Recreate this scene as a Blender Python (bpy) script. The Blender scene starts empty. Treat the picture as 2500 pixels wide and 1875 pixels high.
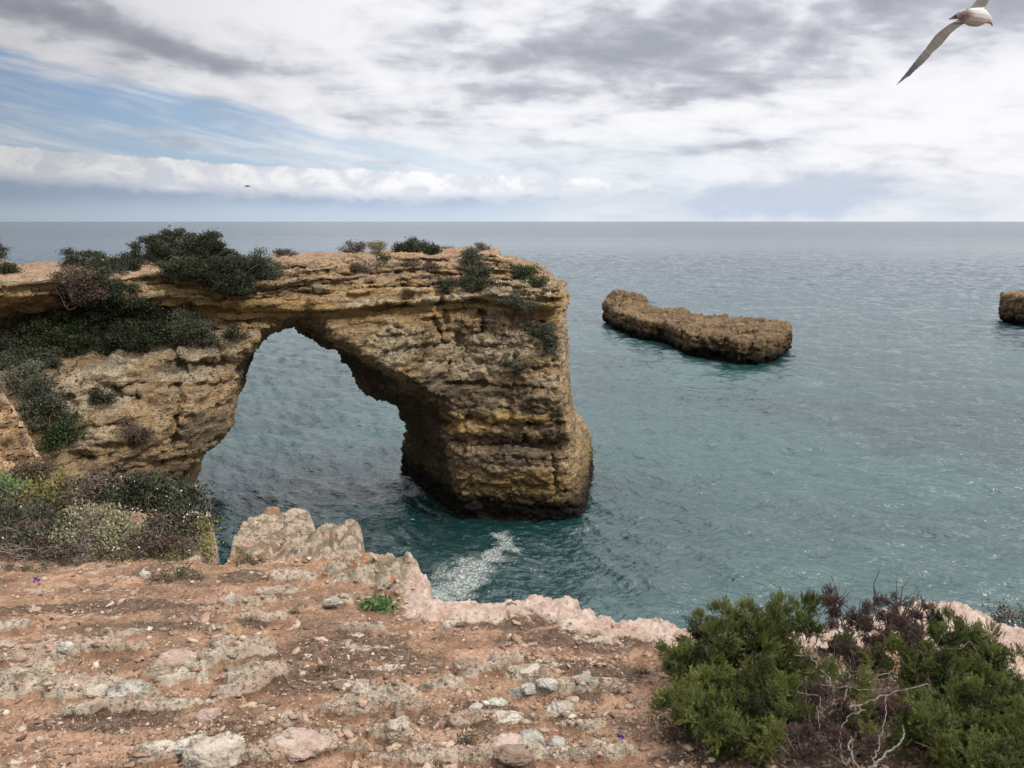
import bpy, math, numpy as np, random
from mathutils import Vector, Matrix
from mathutils.bvhtree import BVHTree
rng = np.random.default_rng(7)
random.seed(7)
R = math.radians

# ------------------------------------------------------------------ camera
EYE = 22.0
PITCH = R(11.25)
FPX = 2000.0                      # focal length in pixels of the 2500 px wide photograph
sc = bpy.context.scene
cam_d = bpy.data.cameras.new("camera")
cam = bpy.data.objects.new("camera", cam_d)
sc.collection.objects.link(cam)
cam.location = (0, 0, EYE)
cam.rotation_euler = (math.pi / 2 - PITCH, 0, 0)
cam_d.sensor_width = 36
cam_d.lens = 36 * FPX / 2500
cam_d.clip_start = 0.05
cam_d.clip_end = 120000
sc.camera = cam
sc.view_settings.view_transform = 'Standard'
sc.view_settings.look = 'None'
sc.view_settings.exposure = 0.22
sc.view_settings.gamma = 1.0

CP, SP = math.cos(PITCH), math.sin(PITCH)


def ray(px, py):
    a = (px - 1250) / FPX
    b = -(py - 937.5) / FPX
    return np.array([a, CP + b * SP, -SP + b * CP])


def P(px, py, Y):
    d = ray(px, py)
    t = Y / d[1]
    return np.array([d[0] * t, Y, EYE + d[2] * t])


def Pz(px, py, z):
    d = ray(px, py)
    t = (z - EYE) / d[2]
    return np.array([d[0] * t, d[1] * t, z])


# ------------------------------------------------------------------ node helper
class NT:
    def __init__(s, tree):
        s.t = tree
        s.n = tree.nodes
        s.l = tree.links

    def node(s, typ, **kw):
        n = s.n.new(typ)
        for k, v in kw.items():
            setattr(n, k, v)
        return n

    def put(s, inp, v):
        if isinstance(v, E):
            s.l.new(v.s, inp)
        elif v is not None:
            if isinstance(v, (tuple, list)) and len(v) == 3 and inp.type == 'RGBA':
                v = (*v, 1)
            inp.default_value = v

    def m(s, op, a, b=None, c=None, clamp=False):
        n = s.node('ShaderNodeMath', operation=op)
        n.use_clamp = clamp
        s.put(n.inputs[0], a)
        if b is not None:
            s.put(n.inputs[1], b)
        if c is not None:
            s.put(n.inputs[2], c)
        return E(s, n.outputs[0])

    def vm(s, op, a, b=None):
        n = s.node('ShaderNodeVectorMath', operation=op)
        s.put(n.inputs[0], a)
        if b is not None:
            s.put(n.inputs[1], b)
        return E(s, n.outputs['Value'] if op in ('LENGTH', 'DOT_PRODUCT', 'DISTANCE') else n.outputs[0])

    def noise(s, v, scale=1.0, detail=4.0, rough=0.55, dist=0.0, color=False):
        n = s.node('ShaderNodeTexNoise')
        s.put(n.inputs['Vector'], v)
        n.inputs['Scale'].default_value = scale
        n.inputs['Detail'].default_value = detail
        n.inputs['Roughness'].default_value = rough
        n.inputs['Distortion'].default_value = dist
        return E(s, n.outputs['Color' if color else 'Fac'])

    def vor(s, v, scale=1.0, feature='F1', out='Distance', rnd=1.0):
        n = s.node('ShaderNodeTexVoronoi', feature=feature)
        s.put(n.inputs['Vector'], v)
        n.inputs['Scale'].default_value = scale
        n.inputs['Randomness'].default_value = rnd
        return E(s, n.outputs[out])

    def sm(s, v, lo, hi, a=0.0, b=1.0):
        n = s.node('ShaderNodeMapRange', interpolation_type='SMOOTHSTEP')
        s.put(n.inputs[0], v)
        s.put(n.inputs[1], lo)
        s.put(n.inputs[2], hi)
        s.put(n.inputs[3], a)
        s.put(n.inputs[4], b)
        return E(s, n.outputs[0])

    def mix(s, f, a, b, blend='MIX'):
        n = s.node('ShaderNodeMix', data_type='RGBA', blend_type=blend)
        s.put(n.inputs[0], f)
        s.put(n.inputs[6], a)
        s.put(n.inputs[7], b)
        return E(s, n.outputs[2])

    def comb(s, x, y, z):
        n = s.node('ShaderNodeCombineXYZ')
        s.put(n.inputs[0], x); s.put(n.inputs[1], y); s.put(n.inputs[2], z)
        return E(s, n.outputs[0])

    def sep(s, v):
        n = s.node('ShaderNodeSeparateXYZ')
        s.put(n.inputs[0], v)
        return [E(s, n.outputs[i]) for i in range(3)]

    def ramp(s, f, pts):
        n = s.node('ShaderNodeValToRGB')
        s.put(n.inputs[0], f)
        el = n.color_ramp.elements
        while len(el) < len(pts):
            el.new(0.5)
        for e, (p, c) in zip(el, pts):
            e.position = p
            e.color = (*c, 1)
        return E(s, n.outputs[0])

    def pos(s):
        return E(s, s.node('ShaderNodeNewGeometry').outputs['Position'])

    def attr(s, name, out='Fac'):
        n = s.node('ShaderNodeAttribute', attribute_name=name)
        return E(s, n.outputs[out])

    def bump(s, h, strength=1.0, dist=0.1, normal=None):
        n = s.node('ShaderNodeBump')
        n.inputs['Strength'].default_value = strength
        n.inputs['Distance'].default_value = dist
        s.put(n.inputs['Height'], h)
        if normal is not None:
            s.put(n.inputs['Normal'], normal)
        return E(s, n.outputs[0])


class E:
    def __init__(s, nt, sock):
        s.nt = nt; s.s = sock

    def __add__(s, o): return s.nt.m('ADD', s, o)
    def __radd__(s, o): return s.nt.m('ADD', o, s)
    def __sub__(s, o): return s.nt.m('SUBTRACT', s, o)
    def __rsub__(s, o): return s.nt.m('SUBTRACT', o, s)
    def __mul__(s, o): return s.nt.m('MULTIPLY', s, o)
    def __rmul__(s, o): return s.nt.m('MULTIPLY', o, s)
    def __truediv__(s, o): return s.nt.m('DIVIDE', s, o)


def material(name):
    m = bpy.data.materials.new(name)
    m.use_nodes = True
    nt = NT(m.node_tree)
    b = m.node_tree.nodes['Principled BSDF']
    return m, nt, b


# ------------------------------------------------------------------ world: sky with clouds
SUN_EL, SUN_AZ = R(48), R(124)       # azimuth measured from +Y towards +X
w = bpy.data.worlds.new("World")
sc.world = w
w.use_nodes = True
nt = NT(w.node_tree)
bg = w.node_tree.nodes['Background']
sky = nt.node('ShaderNodeTexSky')
sky.sky_type = 'NISHITA'
sky.sun_disc = False
sky.sun_elevation = SUN_EL
sky.sun_rotation = SUN_AZ
sky.altitude = 0
D = E(nt, nt.node('ShaderNodeTexCoord').outputs['Generated'])
dx, dy, dz = nt.sep(D)
az = nt.m('ARCTAN2', dx, dy)
el = nt.m('ARCSINE', dz)
# degrees-like units: azimuth A in "photo pixels" right of centre, L in "photo pixels" above the horizon
A0 = az * 2100.0
L0 = el * 2120.0
wv = nt.comb(A0 * 0.0016, L0 * 0.006, 0.0)
wc = nt.noise(wv, 1.0, 5, 0.6, 0.0, color=True)
wx, wy, wz = nt.sep(wc)
wc2 = nt.noise(nt.comb(A0 * 0.007, L0 * 0.011, 4.0), 1.0, 4, 0.55, 0.0, color=True)
vx, vy, vz = nt.sep(wc2)
A = A0 + (wx - 0.5) * 190.0 + (vx - 0.5) * 70.0
L = L0 + (wy - 0.5) * 62.0 + (vy - 0.5) * 44.0


def G(a0, l0, sa, sl, rot=0.0, A_=None, L_=None):
    """soft elliptical patch centred on photo pixel (a0, l0)"""
    A_ = A if A_ is None else A_
    L_ = L if L_ is None else L_
    a = A_ - (a0 - 1250)
    l = L_ - (540 - l0)
    c, s_ = math.cos(rot), math.sin(rot)
    u = (a * c + l * s_) / sa
    v = (l * c - a * s_) / sl
    return nt.m('EXPONENT', (u * u + v * v) * -1.0)


# cloud deck seen in perspective: plane projection
zz = nt.m('MAXIMUM', dz, 0.0) + 0.15
cx, cy = dx / zz, dy / zz
skew = nt.comb(cx * 0.75 + cy * 0.22, cy * 1.15 - cx * 0.22, 0.3)
n1 = nt.noise(skew, 2.3, 7, 0.55, 0.25)
n2 = nt.noise(nt.comb(cx * 0.8 + cy * 0.3, cy * 1.4 - cx * 0.3, 5.7), 5.2, 6, 0.58, 0.3)
n4 = nt.noise(nt.comb(A0 * 0.0062 + L0 * 0.003, L0 * 0.0125 - A0 * 0.001, 8.0), 1.0, 5, 0.52, 0.25)
n3 = nt.noise(nt.comb(A0 * 0.004, L0 * 0.014, 2.0), 1.0, 6, 0.55, 0.3)
dark = G(300, 110, 330, 42, -0.20) * 0.85 + G(560, 175, 160, 25, -0.15) * 0.5
dark = dark + G(1600, 130, 380, 95, 0.0) * 0.62 + G(1330, 150, 330, 40, 0.03) * 0.3 + G(2350, 60, 330, 70, 0.05) * 0.85
dark = dark + G(1350, 352, 130, 17, -0.05) * 0.7 + G(1800, 360, 260, 16, 0.08) * 0.4 + G(1950, 372, 240, 12, -0.05) * 0.3
dark = dark + G(1250, 230, 200, 18, 0) * 0.25 + G(1700, 240, 250, 30, 0.15) * 0.45
dark = dark + G(1150, 10, 100, 22, -0.1) * 0.45 + G(100, 10, 200, 30, 0) * 0.2
dark = dark + nt.sm(L0, 550.0, 800.0) * 0.25
bright = G(2300, 290, 420, 75, 0.12) + G(650, 60, 260, 70, -0.1) * 0.8 + G(1250, 60, 160, 60) * 0.4 + G(1550, 300, 260, 32, 0.1) * 0.5
dens = dark + (n1 - 0.5) * 1.0 + (n4 - 0.5) * 1.9 + (n2 - 0.5) * 0.7 + (n3 - 0.5) * 0.5 - bright * 0.42 - 0.05
gry = nt.sm(dens, -0.42, 0.92)
cloud = nt.ramp(gry, [(0.0, (0.92, 0.92, 0.945)), (0.32, (0.76, 0.77, 0.82)), (0.62, (0.54, 0.56, 0.62)), (1.0, (0.37, 0.39, 0.45))])
# blue window at the left, wispy
nA = nt.noise(nt.comb(A0 * 0.0030 + L0 * 0.004, L0 * 0.020 + A0 * 0.0035, 1.0), 1.0, 7, 0.6, 0.5)
topb = nt.m('MULTIPLY_ADD', A + 1250.0, -0.20, 372.0)          # upper border falls to the right
bl = nt.sm(L - topb + (nA - 0.5) * 60.0, 14.0, -16.0)
fade = nt.sm(A, 330.0, -650.0)
wisp = nt.sm(nA, 0.40, 0.68)
blue_m = bl * fade * (1.0 - wisp * 0.72)
nb = nt.sm(L0, 120.0, 420.0)
bluec = nt.mix(nb, (0.46, 0.63, 0.84), (0.30, 0.47, 0.80))
skyb = nt.mix(1.0, E(nt, sky.outputs[0]), (0.1, 0.1, 0.1), 'MULTIPLY')
bluec = nt.mix(0.25, bluec, skyb)
col = nt.mix(blue_m, cloud, bluec)
# pale veil between the window and the deck
veil = nt.sm(A, -900.0, 100.0) * nt.sm(L, 260.0, 130.0) * nt.sm(A, 900.0, 200.0) * 0.55
col = nt.mix(veil, col, (0.70, 0.79, 0.86))
# shelf cloud along the horizon
puff = nt.noise(nt.comb(A0 * 0.011, L0 * 0.016, 0.0), 1.0, 6, 0.62, 0.3)
puff2 = nt.noise(nt.comb(A0 * 0.0035, L0 * 0.004, 3.0), 1.0, 3, 0.5, 0.0)
tops = nt.m('MULTIPLY_ADD', A0 + 1250.0, -0.040, 161.0) + (puff - 0.5) * 34.0 + (puff2 - 0.5) * 14.0
under = tops - L0
m_sh = nt.sm(under, -1.0, 5.0) * nt.sm(A0, 560.0, 120.0)
tick = nt.sm(A0, -300.0, 500.0, 60.0, 18.0)
inner = nt.sm(under + (puff - 0.5) * 55.0 + (n3 - 0.5) * 30.0, tick * 0.75, tick * 1.45)
shade_in = nt.mix(nt.sm(puff, 0.40, 0.62), (0.72, 0.75, 0.82), (0.96, 0.96, 0.97))
greyb = nt.mix(nt.sm(L0 + (n3 - 0.5) * 45.0, 65.0, 8.0), (0.42, 0.51, 0.66), (0.57, 0.67, 0.79))
shelf = nt.mix(inner, shade_in, greyb)
shelf = nt.mix(G(450, 465, 45, 9, 0, A0, L) * 0.9, shelf, (0.85, 0.87, 0.93))
col = nt.mix(m_sh, col, shelf)
# low pale band + rain patch at the right
lowm = nt.sm(L, 120.0, 40.0) * nt.sm(A0, -200.0, 250.0)
col = nt.mix(lowm * 0.85, col, nt.mix(nt.sm(n3, 0.35, 0.65), (0.66, 0.72, 0.80), (0.80, 0.83, 0.87)))
rp = G(1900, 485, 330, 66, 0.06, A, L)
rain = nt.sm(rp + (puff - 0.5) * 0.9 + (n3 - 0.5) * 0.8, 0.30, 0.85) * nt.sm(L, 132.0, 118.0)
col = nt.mix(rain * 0.78, col, nt.mix(nt.sm(L0, 0.0, 110.0), (0.50, 0.59, 0.76), (0.50, 0.56, 0.68)))
# overhead (out of frame) the deck is brightened to light upward-facing surfaces more
zen = nt.sm(el, 0.30, 0.85)
side = nt.sm(nt.m('COSINE', az + 1.75), -0.15, 0.75) * nt.sm(el, 1.15, 0.5)      # out-of-frame sky dimmed, left and behind, to darken the arch's inner face
gain = nt.m('MULTIPLY_ADD', zen, 2.1, 0.90) * (1.0 - side * 0.62)
fin = nt.vm('SCALE', col)
fin.s.node.inputs['Scale'].default_value = 1.0
nt.l.new(gain.s, fin.s.node.inputs['Scale'])
nt.l.new(fin.s, bg.inputs['Color'])
bg.inputs['Strength'].default_value = 1.0

# ------------------------------------------------------------------ sun
sd = bpy.data.lights.new("sun", 'SUN')
sd.energy = 2.3
sd.angle = R(11)
sd.color = (1.0, 0.95, 0.88)
so = bpy.data.objects.new("sun", sd)
sc.collection.objects.link(so)
sdir = Vector((math.sin(SUN_AZ) * math.cos(SUN_EL), math.cos(SUN_AZ) * math.cos(SUN_EL), math.sin(SUN_EL)))
so.rotation_euler = sdir.to_track_quat('Z', 'Y').to_euler()

# ------------------------------------------------------------------ numpy noise
_perm = np.random.default_rng(3).permutation(512).astype(np.int64)
_perm = np.concatenate([_perm, _perm])
_g = np.random.default_rng(4).normal(size=(512, 3)).astype(np.float32)
_g /= np.linalg.norm(_g, axis=1)[:, None]


def perlin(p):
    p = np.asarray(p, dtype=np.float32)
    out = np.empty(len(p), np.float32)
    for c0 in range(0, len(p), 400000):
        q = p[c0:c0 + 400000]
        i = np.floor(q).astype(np.int64)
        f = q - i
        u = f * f * f * (f * (f * 6 - 15) + 10)
        i &= 255
        r = 0
        for ax in (0, 1):
            for ay in (0, 1):
                for aa in (0, 1):
                    h = _perm[_perm[_perm[i[:, 0] + ax] % 256 + ((i[:, 1] + ay) & 255)] % 256 + ((i[:, 2] + aa) & 255)]
                    g = _g[h % 512]
                    d = g[:, 0] * (f[:, 0] - ax) + g[:, 1] * (f[:, 1] - ay) + g[:, 2] * (f[:, 2] - aa)
                    wgt = (u[:, 0] if ax else 1 - u[:, 0]) * (u[:, 1] if ay else 1 - u[:, 1]) * (u[:, 2] if aa else 1 - u[:, 2])
                    r = r + d * wgt
        out[c0:c0 + 400000] = r
    return out * 1.5


def fbm(p, octaves=4, gain=0.5, lac=2.03, ridged=False):
    a, s_, t = 1.0, 0.0, 0.0
    p = np.asarray(p, np.float32)
    for k in range(octaves):
        n = perlin(p + 17.3 * k)
        if ridged:
            n = 1 - 2 * np.abs(n)
        s_ = s_ + a * n
        t += a
        a *= gain
        p = p * lac
    return s_ / t


def ss(x, a, b):
    t = np.clip((x - a) / (b - a), 0, 1)
    return t * t * (3 - 2 * t)


def worley(p, jitter=1.0):
    """F1 and F2 distances, chunked"""
    p = np.asarray(p, np.float32)
    F1 = np.full(len(p), 9.0, np.float32); F2 = F1.copy()
    i0 = np.floor(p).astype(np.int64)
    for ax in (-1, 0, 1):
        for ay in (-1, 0, 1):
            for aa in (-1, 0, 1):
                c = i0 + (ax, ay, aa)
                h = _perm[_perm[_perm[c[:, 0] & 255] % 256 + (c[:, 1] & 255)] % 256 + (c[:, 2] & 255)] % 512
                o = (_g[h] * 0.5 * jitter + 0.5)
                d = np.linalg.norm(c + o - p, axis=1)
                m_ = d < F1
                F2 = np.where(m_, F1, np.minimum(F2, d))
                F1 = np.where(m_, d, F1)
    return F1, F2


def poly_sdf(x, y, poly):
    """signed distance, negative inside; x,y flat arrays"""
    poly = np.asarray(poly, float)
    n = len(poly)
    d = np.full(x.shape, 1e18)
    inside = np.zeros(x.shape, bool)
    for i in range(n):
        ax, ay = poly[i]; bx, by = poly[(i + 1) % n]
        ex, ey = bx - ax, by - ay
        wx_, wy_ = x - ax, y - ay
        t = np.clip((wx_ * ex + wy_ * ey) / (ex * ex + ey * ey + 1e-12), 0, 1)
        d = np.minimum(d, (wx_ - ex * t) ** 2 + (wy_ - ey * t) ** 2)
        if ay != by:
            c = ((ay > y) != (by > y)) & (x < (bx - ax) * (y - ay) / (by - ay) + ax)
            inside ^= c
    d = np.sqrt(d)
    return np.where(inside, -d, d)


def surface_nets(F):
    """F: 3-D array, negative inside. returns verts in index space and quads"""
    nx, ny, nz = F.shape
    S = F < 0
    c = [S[i:nx - 1 + i, j:ny - 1 + j, k:nz - 1 + k] for i in (0, 1) for j in (0, 1) for k in (0, 1)]
    tot = sum(a.astype(np.int8) for a in c)
    act = (tot > 0) & (tot < 8)
    idx = np.full(act.shape, -1, np.int64)
    ii = np.argwhere(act)
    idx[act] = np.arange(len(ii))
    acc = np.zeros((len(ii), 3)); cnt = np.zeros(len(ii))
    for ax in range(3):
        for o1 in (0, 1):
            for o2 in (0, 1):
                a = ii.copy()
                oth = [q for q in range(3) if q != ax]
                a[:, oth[0]] += o1; a[:, oth[1]] += o2
                b = a.copy(); b[:, ax] += 1
                fa = F[a[:, 0], a[:, 1], a[:, 2]]; fb = F[b[:, 0], b[:, 1], b[:, 2]]
                m_ = (fa < 0) != (fb < 0)
                t = np.where(m_, fa / np.where(m_, fa - fb, 1), 0)
                p = a.astype(float); p[:, ax] += t
                acc += p * m_[:, None]; cnt += m_
    V = acc / cnt[:, None]
    Q = []
    for ax in range(3):
        sl0 = [slice(1, -1)] * 3; sl0[ax] = slice(0, -1)
        sl1 = [slice(1, -1)] * 3; sl1[ax] = slice(1, None)
        a = S[tuple(sl0)]; b = S[tuple(sl1)]
        e = np.argwhere(a != b)
        base = e.copy()
        oth = [q for q in range(3) if q != ax]
        for q in oth:
            base[:, q] += 1
        flip = a[e[:, 0], e[:, 1], e[:, 2]]

        def cell(o1, o2):
            c_ = base.copy(); c_[:, oth[0]] -= o1; c_[:, oth[1]] -= o2
            return idx[c_[:, 0], c_[:, 1], c_[:, 2]]
        q = np.stack([cell(1, 1), cell(0, 1), cell(0, 0), cell(1, 0)], 1)
        if ax == 1:
            flip = ~flip
        q[~flip] = q[~flip][:, ::-1]
        Q.append(q)
    Q = np.concatenate(Q)
    Q = Q[(Q >= 0).all(1)]
    return V, Q


def vnormals(V, Q):
    a, b, c, d = (V[Q[:, i]] for i in range(4))
    n = np.cross(c - a, d - b)
    N = np.zeros_like(V)
    for i in range(4):
        for k in range(3):
            N[:, k] += np.bincount(Q[:, i], n[:, k], len(V))
    return N / (np.linalg.norm(N, axis=1)[:, None] + 1e-9)


# ------------------------------------------------------------------ mesh/object helpers
def mk_mesh(name, V, F, smooth=False, attrs=None):
    """F: (n,k) array (all faces the same size) or list of such arrays"""
    V = np.asarray(V, np.float32)
    me = bpy.data.meshes.new(name)
    Fs = [np.asarray(f) for f in (F if isinstance(F, list) else [F]) if len(f)]
    me.vertices.add(len(V))
    me.vertices.foreach_set('co', V.ravel())
    loops = np.concatenate([f.ravel() for f in Fs]).astype(np.int32)
    sizes = np.concatenate([np.full(len(f), f.shape[1]) for f in Fs])
    starts = np.concatenate([[0], np.cumsum(sizes)[:-1]]).astype(np.int32)
    me.loops.add(len(loops))
    me.loops.foreach_set('vertex_index', loops)
    me.polygons.add(len(sizes))
    me.polygons.foreach_set('loop_start', starts)
    me.update(calc_edges=True)
    if smooth:
        me.polygons.foreach_set('use_smooth', np.ones(len(sizes), bool))
    for k, v in (attrs or {}).items():
        at = me.attributes.new(k, 'FLOAT', 'POINT')
        at.data.foreach_set('value', np.asarray(v, np.float32))
    me.validate()
    return me


def tag(o, label=None, cat=None, group=None, kind=None):
    if label: o['label'] = label
    if cat: o['category'] = cat
    if group: o['group'] = group
    if kind: o['kind'] = kind
    return o


def obj(name, me, mat=None, parent=None, loc=None):
    o = bpy.data.objects.new(name, me)
    if name in ("stems", "twigs"):
        o['kind'] = "stuff"
    if mat is not None and len(me.materials) == 0:
        me.materials.append(mat)
    if parent is not None:
        o.parent = parent
    if loc is not None:
        o.location = loc
    sc.collection.objects.link(o)
    return o


def thing(name, loc, label, cat, group=None):
    o = bpy.data.objects.new(name, None)
    o.empty_display_size = 0.2
    o.location = loc
    sc.collection.objects.link(o)
    return tag(o, label, cat, group)


def tubes(paths, sides=5):
    """paths: list of (pts Nx3, radii N); one merged mesh"""
    VV, FF, off = [], [], 0
    for pts, rad in paths:
        pts = np.asarray(pts, float); n = len(pts)
        rad = np.broadcast_to(np.asarray(rad, float), (n,))
        T = np.gradient(pts, axis=0)
        T /= np.linalg.norm(T, axis=1)[:, None] + 1e-9
        ref = np.array([0.31, 0.22, 0.93])
        A_ = np.cross(T, ref); A_ /= np.linalg.norm(A_, axis=1)[:, None] + 1e-9
        B_ = np.cross(T, A_)
        th = np.arange(sides) / sides * 2 * math.pi
        ring = pts[:, None] + rad[:, None, None] * (A_[:, None] * np.cos(th)[None, :, None] + B_[:, None] * np.sin(th)[None, :, None])
        VV.append(ring.reshape(-1, 3))
        i = np.arange(n - 1)[:, None] * sides; j = np.arange(sides)[None]; j2 = (j + 1) % sides
        q = np.stack([i + j, i + j2, i + sides + j2, i + sides + j], -1).reshape(-1, 4) + off
        FF.append(q)
        off += n * sides
    return np.concatenate(VV), np.concatenate(FF)


def rand_rot(n, r=rng):
    q = r.normal(size=(n, 4)); q /= np.linalg.norm(q, axis=1)[:, None]
    w_, x, y, z = q.T
    return np.stack([np.stack([1 - 2 * (y * y + z * z), 2 * (x * y - z * w_), 2 * (x * z + y * w_)], -1),
                     np.stack([2 * (x * y + z * w_), 1 - 2 * (x * x + z * z), 2 * (y * z - x * w_)], -1),
                     np.stack([2 * (x * z - y * w_), 2 * (y * z + x * w_), 1 - 2 * (x * x + y * y)], -1)], 1)


def rot_to(dirs, spin):
    """rotation matrices taking +Z to dirs, spun about it"""
    d = dirs / (np.linalg.norm(dirs, axis=1)[:, None] + 1e-9)
    ref = np.where(np.abs(d[:, 2:3]) < 0.9, np.array([[0, 0, 1.0]]), np.array([[1.0, 0, 0]]))
    x = np.cross(ref, d); x /= np.linalg.norm(x, axis=1)[:, None]
    y = np.cross(d, x)
    c, s_ = np.cos(spin)[:, None], np.sin(spin)[:, None]
    return np.stack([x * c + y * s_, -x * s_ + y * c, d], -1)


def instance_merge(TV, TF, pos, rot, scale):
    """merged copies of template: returns V,F and instance id per vertex"""
    n = len(pos)
    scale = np.asarray(scale, float)
    if scale.ndim == 1:
        scale = scale[:, None].repeat(3, 1)
    V = np.einsum('nij,nvj->nvi', rot, TV[None] * scale[:, None]) + pos[:, None]
    F = (TF[None] + (np.arange(n) * len(TV))[:, None, None]).reshape(-1, TF.shape[1])
    return V.reshape(-1, 3), F, np.repeat(np.arange(n), len(TV))


# ------------------------------------------------------------------ rock materials
def rock_mat(name, tint=(1, 1, 1), scale=1.0, strata=1.0, wet=True, top=True, bumpd=0.35):
    m, nt, b = material(name)
    p = nt.pos()
    x, y, z = nt.sep(p)
    wob = nt.noise(p, 0.16, 4, 0.5)
    zl = z + (wob - 0.5) * 2.2
    st = nt.noise(nt.comb(x * 0.05, y * 0.05, zl * 1.25), 1.0, 5, 0.62)
    fine = nt.noise(nt.comb(x * 0.5, y * 0.5, zl * 5.5), 1.0, 6, 0.6)
    big = nt.noise(p, 0.33 * scale, 6, 0.62, 0.3)
    mid = nt.noise(p, 1.6 * scale, 7, 0.66, 0.2)
    base = nt.ramp(st, [(0.28, (0.17, 0.105, 0.058)), (0.42, (0.25, 0.165, 0.090)), (0.55, (0.36, 0.25, 0.14)), (0.70, (0.29, 0.175, 0.085))])
    base = nt.mix(nt.sm(fine, 0.35, 0.7) * 0.55, base, nt.mix(0.5, base, (0.42, 0.31, 0.17)))
    # weathering: grey-brown crust and pale limestone patches
    base = nt.mix(nt.sm(big, 0.50, 0.62) * 0.75, base, (0.145, 0.105, 0.070))
    base = nt.mix(nt.sm(big, 0.46, 0.34) * 0.5, base, (0.34, 0.26, 0.17))
    base = nt.mix(nt.sm(mid, 0.52, 0.68) * 0.55, base, (0.085, 0.062, 0.044))
    base = nt.mix(nt.sm(mid, 0.45, 0.30) * 0.5, base, (0.46, 0.36, 0.24))
    if strata > 0:
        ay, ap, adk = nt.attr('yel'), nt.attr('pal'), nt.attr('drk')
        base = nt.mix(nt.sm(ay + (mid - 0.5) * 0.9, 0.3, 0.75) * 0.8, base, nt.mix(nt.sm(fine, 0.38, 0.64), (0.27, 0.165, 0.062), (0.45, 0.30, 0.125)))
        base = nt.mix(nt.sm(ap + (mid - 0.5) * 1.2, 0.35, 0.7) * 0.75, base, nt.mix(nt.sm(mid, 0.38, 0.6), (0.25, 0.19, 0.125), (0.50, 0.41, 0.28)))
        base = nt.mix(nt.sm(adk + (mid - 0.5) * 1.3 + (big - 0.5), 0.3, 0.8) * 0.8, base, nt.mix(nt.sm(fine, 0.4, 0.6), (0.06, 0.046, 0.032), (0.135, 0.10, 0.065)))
        ylw = nt.sm(nt.m('ABSOLUTE', zl - 16.0), 0.85, 0.35) + nt.sm(nt.m('ABSOLUTE', zl - 18.0), 0.5, 0.2) * 0.7
        base = nt.mix(nt.m('MINIMUM', ylw, 1.0) * 0.35, base, nt.mix(nt.sm(fine, 0.4, 0.65), (0.30, 0.19, 0.075), (0.47, 0.32, 0.14)))
    if strata > 0:
        ln = nt.noise(nt.comb(x * 0.35, y * 0.35, zl * 9.0), 1.0, 5, 0.65)
        base = nt.mix(nt.sm(ln, 0.52, 0.60) * nt.sm(z + (big - 0.5) * 1.5, 16.9, 17.5) * 0.8, base, (0.085, 0.07, 0.05))
        base = nt.mix(nt.sm(ln, 0.47, 0.40) * nt.sm(z, 16.9, 17.5) * 0.5, base, (0.46, 0.38, 0.26))
    # pits
    warp = nt.vm('ADD', p, nt.vm('SCALE', nt.noise(p, 1.1, 3, 0.5, 0, color=True)))
    warp.s.node.inputs[1].links[0].from_node.inputs['Scale'].default_value = 0.8
    v1 = nt.vor(nt.vm('MULTIPLY', warp, (1.0, 1.0, 1.5)), 2.6 * scale)
    pitm = nt.sm(nt.noise(p, 0.28 * scale, 3, 0.5), 0.48, 0.60)
    pit = nt.sm(v1, 0.30, 0.14) * pitm
    v2 = nt.vor(nt.vm('MULTIPLY', warp, (1, 1, 1.3)), 6.5 * scale)
    pit2 = nt.sm(v2, 0.32, 0.12) * nt.sm(mid, 0.42, 0.55)
    # vertical cracks
    ck = nt.vor(nt.comb(x * 0.55 + (wob * 1.5), y * 0.5, z * 0.20 + big * 0.6), 1.0 * scale, 'DISTANCE_TO_EDGE')
    crack = nt.sm(ck, 0.016, 0.003) * nt.sm(nt.noise(p, 0.13, 3, 0.5), 0.50, 0.56)
    hole = nt.m('MAXIMUM', nt.m('MAXIMUM', pit, pit2 * 0.7), crack)
    base = nt.mix(hole * 0.72, base, (0.045, 0.030, 0.020))
    if wet:
        wz = z + (mid - 0.5) * 1.6 + (big - 0.5) * 1.2
        base = nt.mix(nt.sm(wz, 4.4, 2.4) * 0.6, base, (0.11, 0.08, 0.03))
        base = nt.mix(nt.sm(wz, 2.7, 1.1) * 0.96, base, (0.010, 0.009, 0.007))
    if top:
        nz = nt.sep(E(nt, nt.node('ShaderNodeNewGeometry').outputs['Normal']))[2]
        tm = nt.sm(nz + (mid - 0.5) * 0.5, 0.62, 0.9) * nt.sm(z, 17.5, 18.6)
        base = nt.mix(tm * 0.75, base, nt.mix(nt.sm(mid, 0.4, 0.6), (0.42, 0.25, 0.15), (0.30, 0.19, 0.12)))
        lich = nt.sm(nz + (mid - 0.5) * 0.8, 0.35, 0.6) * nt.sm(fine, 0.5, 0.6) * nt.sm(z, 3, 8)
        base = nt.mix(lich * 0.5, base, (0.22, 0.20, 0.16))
    base = nt.mix(1.0, base, tint, 'MULTIPLY')
    nt.put(b.inputs['Base Color'], base)
    b.inputs['Roughness'].default_value = 0.92
    b.inputs['Specular IOR Level'].default_value = 0.25
    h = big * 1.2 + mid * 0.9 + fine * 0.45 * strata + nt.noise(p, 7 * scale, 5, 0.7) * 0.30 - hole * 0.8
    nt.put(b.inputs['Normal'], nt.bump(h, 1.0, bumpd))
    return m


M_rock = rock_mat("arch_limestone", (1.52, 1.50, 1.42), 1.0, 1.0, True, True, 1.0)
M_rock2 = rock_mat("buttress_limestone", (1.9, 1.8, 1.75), 1.2, 0.3, False, False, 0.5)
M_islet = rock_mat("islet_limestone", (0.78, 0.74, 0.68), 0.8, 0.0, True, False, 0.9)

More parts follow.
